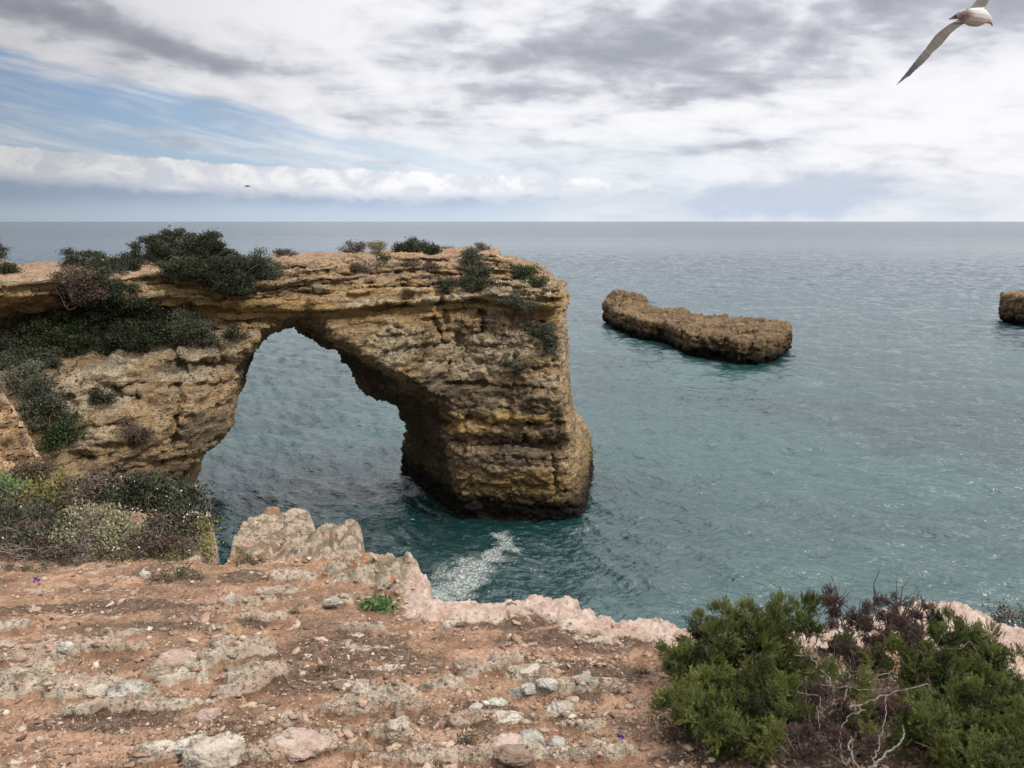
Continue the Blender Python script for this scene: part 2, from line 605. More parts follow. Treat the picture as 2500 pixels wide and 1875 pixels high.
# ------------------------------------------------------------------ the rock arch
FRX = np.array([-70, -40, -26, -17, -9, -4, 4, 9])
FRY = np.array([30, 36, 43, 50, 55, 58, 57.5, 60.0])
TX = np.array([-70, -30, -18, -8, 8])
TT = np.array([34, 24, 17, 13.5, 12.0])
KS = 0.34                                           # the passage runs back to the left


def yf(x): return np.interp(x, FRX, FRY)
def tt(x): return np.interp(x, TX, TT)


def hit_front(px, py, back=0.0):
    """point of the pixel ray on the front (back=0) or rear (back=1) face, in (s,z)"""
    d = ray(px, py)
    Y = 50.0
    for _ in range(60):
        x = d[0] * Y / d[1]
        s_ = x
        for _k in range(8):
            s_ = x + KS * back * tt(s_)
        Y = 0.5 * Y + 0.5 * (yf(s_) + back * tt(s_))
    p = P(px, py, Y)
    return (s_, p[2])


front_px = [(-900, 715), (-300, 700), (0, 682), (60, 672), (140, 668), (300, 655), (420, 668), (600, 690), (680, 690), (730, 700), (800, 705), (900, 690), (990, 668),
            (1080, 668), (1130, 700), (1200, 690), (1260, 690), (1330, 692), (1368, 690), (1372, 700), (1377, 716), (1370, 735), (1382, 760), (1378, 790), (1390, 830), (1388, 880),
            (1382, 905), (1390, 950), (1395, 990), (1380, 1020), (1388, 1060), (1392, 1150), (1396, 1200), (1402, 1260), (1392, 1420),
            (1150, 1420), (1148, 1242), (1122, 1170), (1112, 1110), (1106, 1075), (1122, 1040), (1105, 1005), (1088, 975), (1045, 955), (1003, 925), (959, 905), (911, 880),
            (864, 856), (822, 830), (804, 800), (785, 776), (769, 764), (730, 762), (690, 771), (671, 786), (642, 803), (617, 822), (595, 863), (564, 905), (565, 940),
            (567, 985), (560, 1030), (540, 1072), (505, 1096), (455, 1132), (440, 1180), (440, 1600), (-900, 1900)]
back_px = [(-900, 640), (-300, 640), (0, 640), (150, 641), (300, 636), (500, 630), (680, 622), (800, 618), (950, 614), (1100, 611), (1180, 606), (1205, 604), (1215, 620),
           (1245, 630), (1290, 642), (1325, 650), (1332, 668), (1370, 676), (1376, 700), (1384, 712), (1380, 760), (1390, 800), (1393, 870), (1390, 905), (1398, 950),
           (1404, 1005), (1422, 1018), (1440, 1060), (1444, 1110), (1444, 1165), (1452, 1190), (1450, 1300),
           (977, 1300), (976, 1134), (980, 1090), (989, 1033), (977, 1017), (967, 985), (925, 972), (885, 960), (868, 940), (857, 902), (835, 880), (820, 852), (800, 838),
           (783, 846), (775, 838), (763, 829), (730, 812), (716, 796), (658, 810), (630, 835), (595, 901), (566, 938), (545, 985), (520, 1040), (470, 1120), (462, 1150), (470, 1175), (484, 1215), (484, 1500), (-900, 1500)]
front_px = [(a, b - 6 * (870 - b) / 100 if 560 < a < 1000 and 755 < b < 870 and i_ > 25 else b) for i_, (a, b) in enumerate(front_px)]
back_px = [(a, b - 6 * (870 - b) / 80 if 560 < a < 1000 and 755 < b < 870 and i_ > 25 else b) for i_, (a, b) in enumerate(back_px)]
fp = np.array([hit_front(a - (24 if a > 1340 and 740 < b < 1010 else 0), b, 0.0) for a, b in front_px])
bp = np.array([hit_front(a - (16 if a > 1340 and 740 < b < 990 else 0), b, 1.0) for a, b in back_px])

bt = bp[:19]
for k in range(21):
    fp[k, 1] = np.interp(fp[k, 0], bt[:, 0], bt[:, 1]) - 0.05 if k < 17 else fp[k, 1]
RES = 0.125
s_ax = np.arange(-52, 11, RES); w_ax = np.arange(-3.2, 27, RES * 1.25); z_ax = np.arange(-1.6, 20.8, RES)
Sg, Zg = np.meshgrid(s_ax, z_ax, indexing='ij')
Ff = poly_sdf(Sg.ravel(), Zg.ravel(), fp).reshape(Sg.shape).astype(np.float32)
Fb = poly_sdf(Sg.ravel(), Zg.ravel(), bp).reshape(Sg.shape).astype(np.float32)
# relief of the front face g(s,z): positive = recessed
strat = lambda zz: 0.0
zz_ = Zg + 0.5 * perlin(np.stack([Sg.ravel() * 0.12, Zg.ravel() * 0.0, 0 * Sg.ravel()], 1)).reshape(Sg.shape) + 0.035 * (Sg + 10)
prof_z = np.array([-2, 0.5, 1.5, 3, 5.5, 6.0, 6.6, 7.1, 8.5, 10.5, 13.5, 15.3, 15.5, 15.7, 16.3, 16.5, 16.6, 17.25, 17.35, 17.6])
prof_g = np.array([0.9, 0.8, 0.3, 0.0, -0.25, 0.45, 0.5, -0.15, -0.45, -0.25, -0.1, 0.0, 0.45, 0.75, 0.8, 0.6, -0.4, -0.35, 0.25, 0.3])
zz_ = zz_ - 0.035 * (Sg + 10) * 0.6
gfr = np.interp(zz_, prof_z, prof_g)
right = ss(Sg, -19, -15)
jag = 0.5 * fbm(np.stack([Sg.ravel() * 0.5, Zg.ravel() * 3.5, 5 + 0 * Sg.ravel()], 1), 3, 0.6).reshape(Sg.shape)
tq = np.clip((zz_ - 17.3) / 0.30, 0, 8) + jag
stair = (np.floor(tq) + ss(tq % 1.0, 0.75, 1.0)) * 0.62 - 0.35 * ss(tq % 1.0, 0.0, 0.3) * (tq > 0)
gfr += np.clip(stair, -0.3, 6) * ss(zz_, 17.25, 17.5) * right * (0.35 + 0.65 * ss(Sg, -15, -9))
Pst = np.stack([Sg.ravel() * 0.22, Zg.ravel() * 0.28, 3 + 0 * Sg.ravel()], 1)
gfr += 0.9 * fbm(Pst, 3).reshape(Sg.shape)
led = fbm(np.stack([Sg.ravel() * 0.15, zz_.ravel() * 1.6, 9 + 0 * Sg.ravel()], 1), 3).reshape(Sg.shape)
gfr += 0.5 * led * ss(Zg, 14, 17)
# vertical joint behind the pale band, slab bulge right of it
gfr += 0.9 * np.exp(-((Sg + 4.9) / 0.28) ** 2) * ss(Zg, 15.6, 16.4)
gfr += 0.8 * ss(Sg, -12.6, -13.2) * ss(Zg, 14.5, 15.5) * ss(Zg, 18.4, 17.6) * ss(Sg, -19, -17)

br_ = np.random.default_rng(5)
zb = 1.6
while zb < 19.2:
    wbl = 0.35 * fbm(np.stack([Sg.ravel() * 0.16, 0 * Zg.ravel() + zb, 0 * Sg.ravel() + 2], 1), 3).reshape(Sg.shape)
    msk = ss(perlin(np.stack([Sg.ravel() * 0.22, 0 * Zg.ravel() + zb * 1.7, 0 * Sg.ravel() + 8], 1)).reshape(Sg.shape), -0.25, 0.15)
    dpt = br_.uniform(.25, .55) * (1.0 if zb > 14.8 else 0.75)
    dz0 = zz_ - zb - wbl
    gfr += dpt * msk * (np.exp(-(dz0 / 0.10) ** 2) + 0.45 * ss(dz0, -0.45, -0.05) * (dz0 < 0))
    zb += br_.uniform(0.45, 0.75) if zb > 14.8 else br_.uniform(0.8, 1.7)


def groove(pts, wd, depth):
    g_ = np.zeros_like(Sg)
    q_ = [hit_front(a, b_) for a, b_ in pts]
    wob_ = 0.10 * perlin(np.stack([Zg.ravel() * 2, Sg.ravel() * 0, 0 * Sg.ravel() + 3], 1)).reshape(Sg.shape)
    for A_, B_ in zip(q_[:-1], q_[1:]):
        e0, e1 = B_[0] - A_[0], B_[1] - A_[1]
        t_ = np.clip(((Sg - A_[0]) * e0 + (Zg - A_[1]) * e1) / (e0 * e0 + e1 * e1), 0, 1)
        g_ = np.maximum(g_, np.exp(-(np.hypot(Sg + wob_ - A_[0] - e0 * t_, Zg - A_[1] - e1 * t_) / wd) ** 2))
    return depth * g_


for pts, wd, dp in [([(1093, 762), (1092, 812)], .16, 1.0), ([(1186, 758), (1184, 812)], .16, 1.0), ([(1062, 785), (1076, 812), (1082, 832)], .2, 1.0), ([(432, 940), (438, 985), (431, 1030), (423, 1074)], .16, 1.1),
                    ([(994, 672), (992, 745)], .25, .9), ([(1255, 860), (1253, 905)], .14, .8), ([(1385, 870), (1378, 990)], .2, .7), ([(1100, 870), (1096, 910)], .12, .7), ([(1352, 1120), (1358, 1200)], .2, .8),
                    ([(1122, 826), (1130, 832)], .38, 1.3), ([(1148, 858), (1150, 862)], .3, 1.0), ([(1150, 1018), (1180, 1024)], .36, 1.3), ([(1208, 1032), (1212, 1034)], .22, 1.1), ([(1254, 1038), (1262, 1040)], .3, 1.2), ([(1300, 1036), (1306, 1036)], .3, 1.2), ([(1364, 1030), (1367, 1036)], .28, 1.1),
                    ([(1286, 1060), (1290, 1084)], .16, 1.0), ([(1120, 1085), (1128, 1089)], .3, 1.0), ([(1150, 1093), (1370, 1088)], .14, .6), ([(352, 900), (362, 908)], .3, 1.1), ([(385, 896), (400, 899)], .3, 1.0), ([(422, 896), (440, 902)], .32, 1.2), ([(490, 893), (505, 897)], .3, 1.2), ([(516, 896), (520, 904)], .34, 1.3), ([(545, 884), (548, 889)], .3, 1.2),
                    ([(270, 945), (276, 950)], .28, 1.0), ([(290, 955), (300, 962)], .28, 1.0), ([(330, 960), (336, 966)], .26, 1.0), ([(205, 1100), (225, 1100)], .3, 1.2), ([(155, 970), (165, 978)], .3, 1.0), ([(420, 870), (440, 896)], .2, .9), ([(300, 940), (360, 935)], .14, .6), ([(250, 1072), (330, 1065)], .14, .6)]:
    gfr += groove(pts, wd, dp)
# bench with the shrubs at the left, gully further left
lm = ss(Sg, -16.5, -20.5) * ss(Sg, -40, -34)
gfr += lm * (ss(Zg, 13.6, 14.6) * 3.0 - ss(Zg, 14.5, 10.5) * 1.4)
gfr += 2.6 * np.exp(-((Sg + 30.5 - (Zg - 12) * 0.9) / 2.6) ** 2) * ss(Zg, 18.5, 16.5)
gfr -= ss(Sg, -27, -34) * ss(Zg, 17.0, 8.0) * 3
gfr -= 1.0 * ss(Zg, 17.3, 17.8) * ss(Sg, -18, -22)          # overhanging lip of the plateau at the left
Wt = tt(Sg)
F3 = np.empty((len(s_ax), len(w_ax), len(z_ax)), np.float32)
for j, wv_ in enumerate(w_ax):
    t = np.clip(wv_ / Wt, 0, 1)
    tb = t ** 0.8
    f2 = Ff * (1 - tb) + Fb * tb
    # the top plate: steps up quickly behind the lip
    slab = np.maximum(gfr - wv_, wv_ - Wt)
    k_ = 0.5
    mx = np.maximum(f2, slab)
    h_ = np.clip(k_ - np.abs(f2 - slab), 0, None)
    F3[:, j, :] = mx + h_ * h_ * 0.25 / k_
V, Q = surface_nets(F3)
del F3
sv = s_ax[0] + V[:, 0] * RES
wv3 = w_ax[0] + V[:, 1] * RES * 1.25
zv = z_ax[0] + V[:, 2] * RES
X = sv - KS * wv3
Y = yf(sv) + wv3
V = np.stack([X, Y, zv], 1)
N = vnormals(V, Q)
if (N[np.argmin(V[:, 1])][1] > 0) and N[:, 1][V[:, 1] < 50].mean() > 0:
    Q = Q[:, ::-1]; N = -N


def szblob(px, py, rx_, ry_, rot=0.0, back=0.0):
    c = hit_front(px, py, back)
    sc_ = yf(c[0]) / FPX * 1.02
    u = (sv - c[0]) / (rx_ * sc_); v = (zv - c[1]) / (ry_ * sc_)
    ca, sa = math.cos(rot), math.sin(rot)
    return np.exp(-((u * ca + v * sa) ** 2 + (v * ca - u * sa) ** 2) ** 1.5) * (ss(wv3, 0.6, 2.2) if back else 1.0)


def carve(V, N, amp=1.0, strat_amp=0.2, zlo=13.5):
    """weather a rock surface: blocks, ledges, cavities"""
    p = V * np.array([1, 1, 1.25])
    d = 0.42 * fbm(p * 0.42, 3) + 0.50 * fbm(p * 1.15 + 9, 5, 0.62, ridged=True)
    F1, F2 = worley(p * np.array([0.55, 0.55, 0.8]) + 0.5 * fbm(p * 0.7, 2)[:, None])
    d += -0.28 * np.exp(-((F2 - F1) / 0.07) ** 2)
    pm = ss(fbm(V * 0.2 + 40, 2), -0.05, 0.35)
    F1, F2 = worley(p * 1.5 + 0.6 * fbm(p * 1.1, 2)[:, None])
    d += -0.75 * pm * np.exp(-(F1 / 0.30) ** 2)
    F1, F2 = worley(p * 3.1 + 0.5 * fbm(p * 2.1, 2)[:, None])
    d += -0.22 * ss(fbm(V * 0.35 + 11, 2), -0.15, 0.3) * np.exp(-(F1 / 0.35) ** 2)
    zl = V[:, 2] + 0.4 * perlin(V * 0.12)
    led = fbm(np.stack([V[:, 0] * 0.2, V[:, 1] * 0.2, zl * 2.6], 1), 3, 0.6)
    d *= 1 - 0.55 * ss(V[:, 2], 14.8, 15.6) * strat_amp / 0.42
    d += strat_amp * np.sign(led) * np.abs(led) ** 0.6 * (0.35 + ss(V[:, 2], zlo, zlo + 2.5))
    d -= d.mean()
    return V + N * (d * amp)[:, None]


V = carve(V, N, 0.8, 0.42)
V += N * (0.14 * fbm(V * np.array([3.6, 3.6, 5.5]), 3, 0.7))[:, None]
yel = np.maximum.reduce([szblob(*q_) for q_ in [(560, 740, 150, 40, .1), (450, 700, 160, 30), (700, 740, 110, 45), (880, 700, 190, 22), (1000, 752, 240, 16, .03), (1300, 745, 130, 20), (940, 760, 130, 20), (20, 740, 60, 40), (1380, 690, 40, 40), (1370, 760, 60, 50),
                        (1010, 775, 120, 22), (1250, 1015, 150, 20), (660, 775, 110, 25), (1300, 1190, 110, 60), (1150, 1040, 60, 40), (420, 760, 60, 30), (1100, 670, 200, 16)]])
pal = np.maximum.reduce([szblob(*q_) for q_ in [(920, 738, 70, 16), (1080, 728, 90, 14), (1220, 722, 90, 16), (70, 690, 90, 22), (330, 655, 60, 14), (1170, 870, 110, 60), (1100, 900, 80, 40), (960, 840, 60, 60, -.5), (1250, 840, 60, 40), (340, 870, 70, 24), (240, 950, 90, 60), (220, 1050, 60, 40), (470, 900, 70, 40),
                        (1330, 700, 50, 20), (1400, 830, 30, 60), (540, 850, 40, 40), (1330, 930, 60, 20)]])
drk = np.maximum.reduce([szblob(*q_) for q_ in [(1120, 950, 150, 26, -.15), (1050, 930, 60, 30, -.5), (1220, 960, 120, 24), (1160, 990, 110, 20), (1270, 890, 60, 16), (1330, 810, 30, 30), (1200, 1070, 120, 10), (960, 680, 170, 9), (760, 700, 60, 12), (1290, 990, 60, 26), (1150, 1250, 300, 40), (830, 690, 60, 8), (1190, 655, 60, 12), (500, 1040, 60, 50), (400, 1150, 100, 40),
                        (900, 900, 120, 50, -.5, .5), (1000, 970, 110, 60, -.4, .5), (1040, 1080, 90, 120, 0, .5), (830, 820, 80, 40, -.6, .5), (1060, 1180, 110, 70, 0, .5), (590, 880, 40, 60, 0, .5), (430, 900, 50, 14), (1350, 1060, 40, 60), (1120, 690, 100, 8), (1250, 1110, 140, 30)]])  # front blobs are dark rock; rear-set ones paint inner-face shade into the colour
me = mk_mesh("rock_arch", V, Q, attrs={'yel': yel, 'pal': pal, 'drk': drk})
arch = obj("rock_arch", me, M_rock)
tag(arch, "tall layered ochre limestone sea arch joined to the cliff on the left", "rock arch")
arch_bvh = BVHTree.FromPolygons([tuple(v) for v in V], [tuple(q) for q in Q.tolist()])


def cast(px, py, bvh=None):
    d = Vector(ray(px, py)).normalized()
    h = (bvh or arch_bvh).ray_cast(Vector((0, 0, EYE)), d)
    return None if h[0] is None else np.array(h[0])


# ------------------------------------------------------------------ near buttress at the left edge
def extrude_cliff(name, pts_px, Y0, Y1, mat, res=0.16, lean=0.0):
    poly = [P(a, b, Y0)[[0, 2]] for a, b in pts_px]
    poly = np.array(poly)
    xs = np.arange(poly[:, 0].min() - 2, poly[:, 0].max() + 2, res)
    ys = np.arange(Y0 - 2, Y1 + 2, res * 1.4)
    zs = np.arange(max(poly[:, 1].min() - 1, -1.5), poly[:, 1].max() + 2, res)
    a, c = np.meshgrid(xs, zs, indexing='ij')
    f2 = poly_sdf(a.ravel(), c.ravel(), poly).reshape(a.shape)
    F = np.empty((len(xs), len(ys), len(zs)), np.float32)
    rel = 1.1 * fbm(np.stack([a.ravel() * 0.3, c.ravel() * 0.2, 0 * a.ravel() + 7], 1), 3).reshape(a.shape)
    for j, yv in enumerate(ys):
        tq = (yv - Y0) / (Y1 - Y0)
        sl = np.maximum(Y0 + rel + lean * (c - 8) - yv, yv - Y1)
        F[:, j] = np.maximum(f2 + 6.0 * tq, sl)
    V, Q = surface_nets(F)
    V = np.stack([xs[0] + V[:, 0] * res, ys[0] + V[:, 1] * res * 1.4, zs[0] + V[:, 2] * res], 1)
    N = vnormals(V, Q)
    if N[:, 1][V[:, 1] < Y0 + 1].mean() > 0:
        Q = Q[:, ::-1]; N = -N
    V = carve(V, N, 0.65, 0.2, 3)
    V += N * (0.08 * fbm(V * 4.5, 3, 0.6))[:, None]
    return V, Q


bV, bQ = extrude_cliff("cliff", [(-500, 850), (-100, 900), (-20, 945), (22, 965), (36, 1000), (52, 1040), (80, 1090), (112, 1140), (140, 1200), (170, 1300), (260, 1900), (-600, 1900)], 33, 41, None, 0.16, 0.12)
butt = obj("cliff", mk_mesh("cliff", bV, bQ), M_rock2)
tag(butt, kind="structure")
butt_bvh = BVHTree.FromPolygons([tuple(v) for v in bV], [tuple(q) for q in bQ.tolist()])


def cast2(px, py):
    hs = [h for h in (cast(px, py), cast(px, py, butt_bvh)) if h is not None]
    return min(hs, key=lambda h: h[1]) if hs else None


# ------------------------------------------------------------------ rock islets
def islet(name, foot, topf, label, res=0.28, seed=0):
    foot = np.array(foot)
    x0, y0 = foot.min(0) - 3; x1, y1 = foot.max(0) + 3
    xs = np.arange(x0, x1, res); ys = np.arange(y0, y1, res); zs = np.arange(-1.5, 10, res * 0.8)
    a, b = np.meshgrid(xs, ys, indexing='ij')
    f2 = poly_sdf(a.ravel(), b.ravel(), foot)
    q = np.stack([a.ravel() * 0.22, b.ravel() * 0.22, 0 * a.ravel() + seed], 1)
    f2 = (f2 + 1.0 * fbm(q, 3)).reshape(a.shape)
    tp = topf(a, b) + 1.0 * fbm(q * 1.7 + 5, 5, 0.6).reshape(a.shape)
    F = np.empty((len(xs), len(ys), len(zs)), np.float32)
    for k, z in enumerate(zs):
        under = 1.0 * (1 - float(ss(np.array(z), 0.3, 1.3))) + (0.25 if 2.2 < z < 2.9 else 0)
        F[:, :, k] = np.maximum(f2 + under, (z - tp) * 0.8)
    V, Q = surface_nets(F)
    V = np.stack([xs[0] + V[:, 0] * res, ys[0] + V[:, 1] * res, zs[0] + V[:, 2] * res * 0.8], 1)
    N = vnormals(V, Q)
    if (N[:, 2] * (V[:, 2] > 3)).sum() < 0:
        Q = Q[:, ::-1]; N = -N
    F1, F2 = worley(V * np.array([0.13, 0.13, 0.05]) + 0.25 * fbm(V * 0.4, 2)[:, None])
    dd_ = 0.9 * fbm(V * np.array([0.45, 0.45, 0.35]), 5, 0.62, ridged=True) - 1.1 * np.exp(-((F2 - F1) / 0.07) ** 2) + 0.5 * fbm(V * np.array([1.3, 1.3, 2.2]), 3, 0.65, ridged=True)
    dd_ -= dd_.mean()
    V = V + N * (dd_ * ss(V[:, 2], -1.3, 0.6))[:, None]
    o = obj(name, mk_mesh(name, V, Q), M_islet)
    return tag(o, label, "rock islet")


def W(px, py): return Pz(px, py, 0.0)[:2]


f1 = [W(1474, 788), W(1500, 806), W(1560, 832), W(1625, 842), W(1680, 872), W(1740, 880), W(1800, 896), W(1860, 892), W(1905, 882), W(1925, 862)]
bk = [Pz(1925, 790, 4.0)[:2], Pz(1850, 781, 4.0)[:2], Pz(1740, 772, 4.0)[:2], Pz(1650, 762, 3.8)[:2], Pz(1560, 750, 3.7)[:2], Pz(1490, 744, 3.6)[:2]]
foot1 = f1 + bk


def top1(a, b):
    hump = 3.0 * np.exp(-((b - 181) / 8) ** 4 - ((a - 25.5) / 4.6) ** 4)
    return 4.1 - 0.3 * ss(b, 150, 175) + hump + 0.5 * np.exp(-((a - 33) / 3) ** 2 - ((b - 165) / 5) ** 2)


islet("rock_islet", foot1, top1, "long low brown rock islet lying alone in the sea right of the arch")
f2_ = [W(2437, 786), W(2470, 792), W(2520, 800), W(2600, 812), Pz(2640, 730, 5)[:2], Pz(2500, 716, 5.8)[:2], Pz(2450, 722, 5.5)[:2]]
islet("rock_islet", f2_, lambda a, b: 6.2 + 0 * a, "small brown rock islet cut off by the right edge of the photo", 0.4, 30)

# ------------------------------------------------------------------ sea
wr = np.random.default_rng(11)
WV = []
for k in range(80):
    lam = 0.42 * (16 / 0.42) ** (k / 79.0)
    th = R(203) + wr.normal() * 0.62
    amp = 0.0098 * lam ** 0.90 * wr.uniform(0.5, 1.2) * (0.55 if lam > 9 else 1)
    WV.append((2 * math.pi / lam, th, amp, wr.uniform(0, 6.28)))


def sea_h(x, y, dist, cell):
    z = np.zeros_like(x)
    for k, th, a, ph in WV:
        lam = 2 * math.pi / k
        f = np.clip((lam / (cell + 1e-6) - 2.5) / 2.5, 0, 1)
        arg = k * (x * math.sin(th) + y * math.cos(th)) + ph
        z += a * f * (np.sin(arg) + 0.22 * np.cos(2 * arg))
    return z


def fan(r0, r1, nr, a0, a1, na):
    r_ = np.geomspace(r0, r1, nr); a_ = np.linspace(a0, a1, na)
    rr, aa = np.meshgrid(r_, a_, indexing='ij')
    i = np.arange(nr - 1)[:, None] * na + np.arange(na - 1)[None]
    q = np.stack([i, i + na, i + na + 1, i + 1], -1).reshape(-1, 4)
    return rr.ravel(), aa.ravel(), q


# visible sector, fine near, coarser far
def sector(r0, r1, nr, na):
    rr, aa, q_ = fan(r0, r1, nr, R(-37), R(37), na)
    x, y = rr * np.sin(aa), rr * np.cos(aa)
    cell = np.maximum(rr * (math.log(r1 / r0) / nr), rr * R(74) / na)
    g = sea_h(x, y, rr, cell) * ss(rr, 860, 250)
    return np.stack([x, y, g], 1), q_


Va, qa = sector(24, 900, 1900, 860)
Vb, qb = sector(900, 42000, 260, 860)
V1 = np.concatenate([Va, Vb]); q1 = np.concatenate([qa, qb + len(Va)])
# rest of the circle, coarse (off-screen)
rr, aa, q2 = fan(24, 42000, 200, R(37), R(323), 200)
V2 = np.stack([rr * np.sin(aa), rr * np.cos(aa), 0 * rr], 1)
n_ = 60
th = np.linspace(0, 2 * math.pi, n_, endpoint=False)
V3 = np.concatenate([[[0, 0, 0.0]], np.stack([24 * np.sin(th), 24 * np.cos(th), 0 * th], 1)])
t3 = np.stack([np.zeros(n_), 1 + (np.arange(n_) + 1) % n_, 1 + np.arange(n_)], 1).astype(int)
Vs = np.concatenate([V1, V2, V3])
me = mk_mesh("sea", Vs, [q1, q2 + len(V1), t3 + len(V1) + len(V2)], smooth=True)
M_sea, nt, b = material("sea_water")
p = nt.pos()
x, y, z = nt.sep(p)
dist = nt.vm('LENGTH', p)
rx = x * 0.92 - y * 0.38
ry = y * 0.92 + x * 0.38
pv = nt.comb(rx * 0.55, ry * 1.0, 0.0)
b1 = nt.noise(pv, 0.9, 5, 0.62, 0.6)
b2 = nt.noise(nt.comb(rx * 0.45, ry * 1.0, 4.0), 0.28, 5, 0.6, 0.5)
b3 = nt.noise(nt.comb(rx * 0.30, ry * 1.0, 8.0), 0.085, 6, 0.66, 0.4)
nearf = nt.sm(dist, 260.0, 60.0)
far = nt.sm(dist, 60.0, 500.0)
b4 = nt.noise(nt.comb(rx * 0.22, ry * 1.0, 6.0), 0.014, 6, 0.7, 0.5)
b0 = nt.noise(nt.comb(rx * 0.5, ry * 1.0, 2.0), 2.6, 4, 0.6, 0.3)
h = b4 * nt.sm(dist, 350.0, 1500.0) * 32.0 + (b1 * 0.34 + b0 * nt.sm(dist, 200.0, 60.0) * 0.30 + b2 * nt.sm(dist, 60.0, 700.0, 0.30, 1.5) + b3 * far * 5.5) * nt.sm(dist, 1500.0, 12000.0, 1.0, 0.4)
nrm = nt.bump(h, 1.0, 0.85)
patch = nt.noise(nt.comb(x * 0.020 + 3, y * 0.028, 0.0), 1.0, 4, 0.5, 0.3)
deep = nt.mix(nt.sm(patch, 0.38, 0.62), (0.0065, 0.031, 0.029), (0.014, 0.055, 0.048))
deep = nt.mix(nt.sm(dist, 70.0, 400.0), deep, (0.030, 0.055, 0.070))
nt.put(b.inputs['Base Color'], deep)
nt.put(b.inputs['Roughness'], nt.sm(dist, 80.0, 1500.0, 0.05, 0.22))
b.inputs['IOR'].default_value = 1.70
b.inputs['Specular IOR Level'].default_value = 0.5
nt.put(b.inputs['Normal'], nrm)
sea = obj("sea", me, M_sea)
tag(sea, kind="structure")

# foam streak drifting in front of the pillar
path = np.array([W(1040, 1500), W(1075, 1450), W(1130, 1405), (W(1190, 1375)), W(1235, 1345), W(1238, 1318), W(1215, 1305)])
wid = np.array([2.6, 2.6, 2.4, 2.2, 1.5, 0.9, 0.7])
res = 0.065
xs = np.arange(path[:, 0].min() - 4, path[:, 0].max() + 4, res); ys = np.arange(path[:, 1].min() - 4, path[:, 1].max() + 4, res)
a, c = np.meshgrid(xs, ys, indexing='ij')
fx, fy = a.ravel(), c.ravel()
q = np.stack([fx, fy, 0 * fx], 1)
wx_ = fx + 0.7 * perlin(q * 0.6); wy_ = fy + 0.7 * perlin(q * 0.6 + 31)
best = np.full(fx.shape, 9.0)
for i in range(len(path) - 1):
    A_, B_ = path[i], path[i + 1]
    e = B_ - A_
    t = np.clip(((wx_ - A_[0]) * e[0] + (wy_ - A_[1]) * e[1]) / (e @ e), 0, 1)
    d = np.hypot(wx_ - A_[0] - e[0] * t, wy_ - A_[1] - e[1] * t) / (wid[i] * (1 - t) + wid[i + 1] * t)
    best = np.minimum(best, d)
F1, F2 = worley(q * np.array([4.6, 4.6, 1]) + 0.5 * perlin(q * 1.5)[:, None])
cellp = F2 - F1
cover = 1 - best
fm = fbm(q * 0.9 + 3, 3)
bright_f = ss(cover + 0.75 * fm + 0.5 * (cellp - 0.35), 0.25, 0.75) * ss(cellp, 0.03 + 0.25 * ss(best, 0.1, 1.0), 0.30)
keep = cover + 0.9 * fm + 0.25 * perlin(q * 4.0) > 0.16
specks = (perlin(q * 3.2 + 50) > 0.50 + 0.22 * np.clip(best - 0.8, 0, 5)) & (best < 2.2)
keep |= specks
keep = keep.reshape(a.shape)
kk = keep[:-1, :-1] & keep[1:, :-1] & keep[:-1, 1:] & keep[1:, 1:]
ny_ = a.shape[1]
i0 = np.argwhere(kk)
i = i0[:, 0] * ny_ + i0[:, 1]
qf = np.stack([i, i + ny_, i + ny_ + 1, i + 1], 1)
rr_ = np.hypot(fx, fy)
Vf = np.stack([fx, fy, sea_h(fx, fy, rr_, rr_ * 0.005) + 0.035], 1)
used, inv = np.unique(qf, return_inverse=True)
Vf = Vf[used]; qf = inv.reshape(qf.shape)
bright_f = np.maximum(bright_f, specks * 0.8)[used]
edge_f = ss(cover + 0.9 * fm, 0.16, 0.8)[used]
M_foam, nt, b = material("foam")
n = nt.noise(nt.pos(), 1.3, 4, 0.6)
nt.put(b.inputs['Base Color'], nt.mix(n, (0.22, 0.25, 0.22), (0.50, 0.52, 0.47)))
b.inputs['Roughness'].default_value = 0.8
nt.put(b.inputs['Alpha'], nt.m('MINIMUM', nt.attr('brt') * 0.62 + nt.attr('edg') * 0.22, 1.0))
tag(obj("sea_foam", mk_mesh("sea_foam", Vf, qf, attrs={'brt': bright_f, 'edg': edge_f}), M_foam), "pale foam streak drifting on the dark water before the pillar", "foam", kind="stuff")

# ------------------------------------------------------------------ foreground ground
SL = 0.14
def gz(x, y): return 20.38 - SL * y + 0.0 * x


def on_ground(px, py):
    d = ray(px, py)
    t = (20.38 - EYE) / (d[2] + SL * d[1])
    return np.array([d[0] * t, d[1] * t, EYE + d[2] * t])


edge_px = [(-500, 1225), (-150, 1240), (0, 1250), (200, 1252), (330, 1250), (430, 1252), (480, 1252), (519, 1262), (505, 1278), (512, 1296), (530, 1310), (512, 1332), (498, 1352), (496, 1376), (520, 1384), (545, 1380), (560, 1350), (572, 1318), (590, 1296),
           (618, 1276), (640, 1256), (655, 1243), (682, 1243), (692, 1260), (704, 1266), (722, 1254), (748, 1252), (762, 1268), (766, 1290), (778, 1312), (812, 1318), (850, 1326), (872, 1320), (888, 1326),
           (882, 1344), (898, 1368), (925, 1386), (962, 1392), (1005, 1396), (1030, 1405), (1050, 1424), (1056, 1452), (1054, 1472), (1085, 1482), (1115, 1478), (1150, 1474), (1178, 1486),
           (1212, 1480), (1240, 1470), (1275, 1468), (1310, 1464), (1360, 1470), (1400, 1470), (1416, 1480), (1428, 1488), (1410, 1494), (1450, 1500), (1462, 1514), (1500, 1514), (1510, 1526), (1550, 1526), (1590, 1520), (1622, 1530), (1690, 1546),
           (1800, 1555), (1950, 1545), (2060, 1525), (2180, 1500), (2270, 1488), (2330, 1498), (2400, 1520), (2440, 1536), (2500, 1560), (2620, 1600), (2900, 1650)]
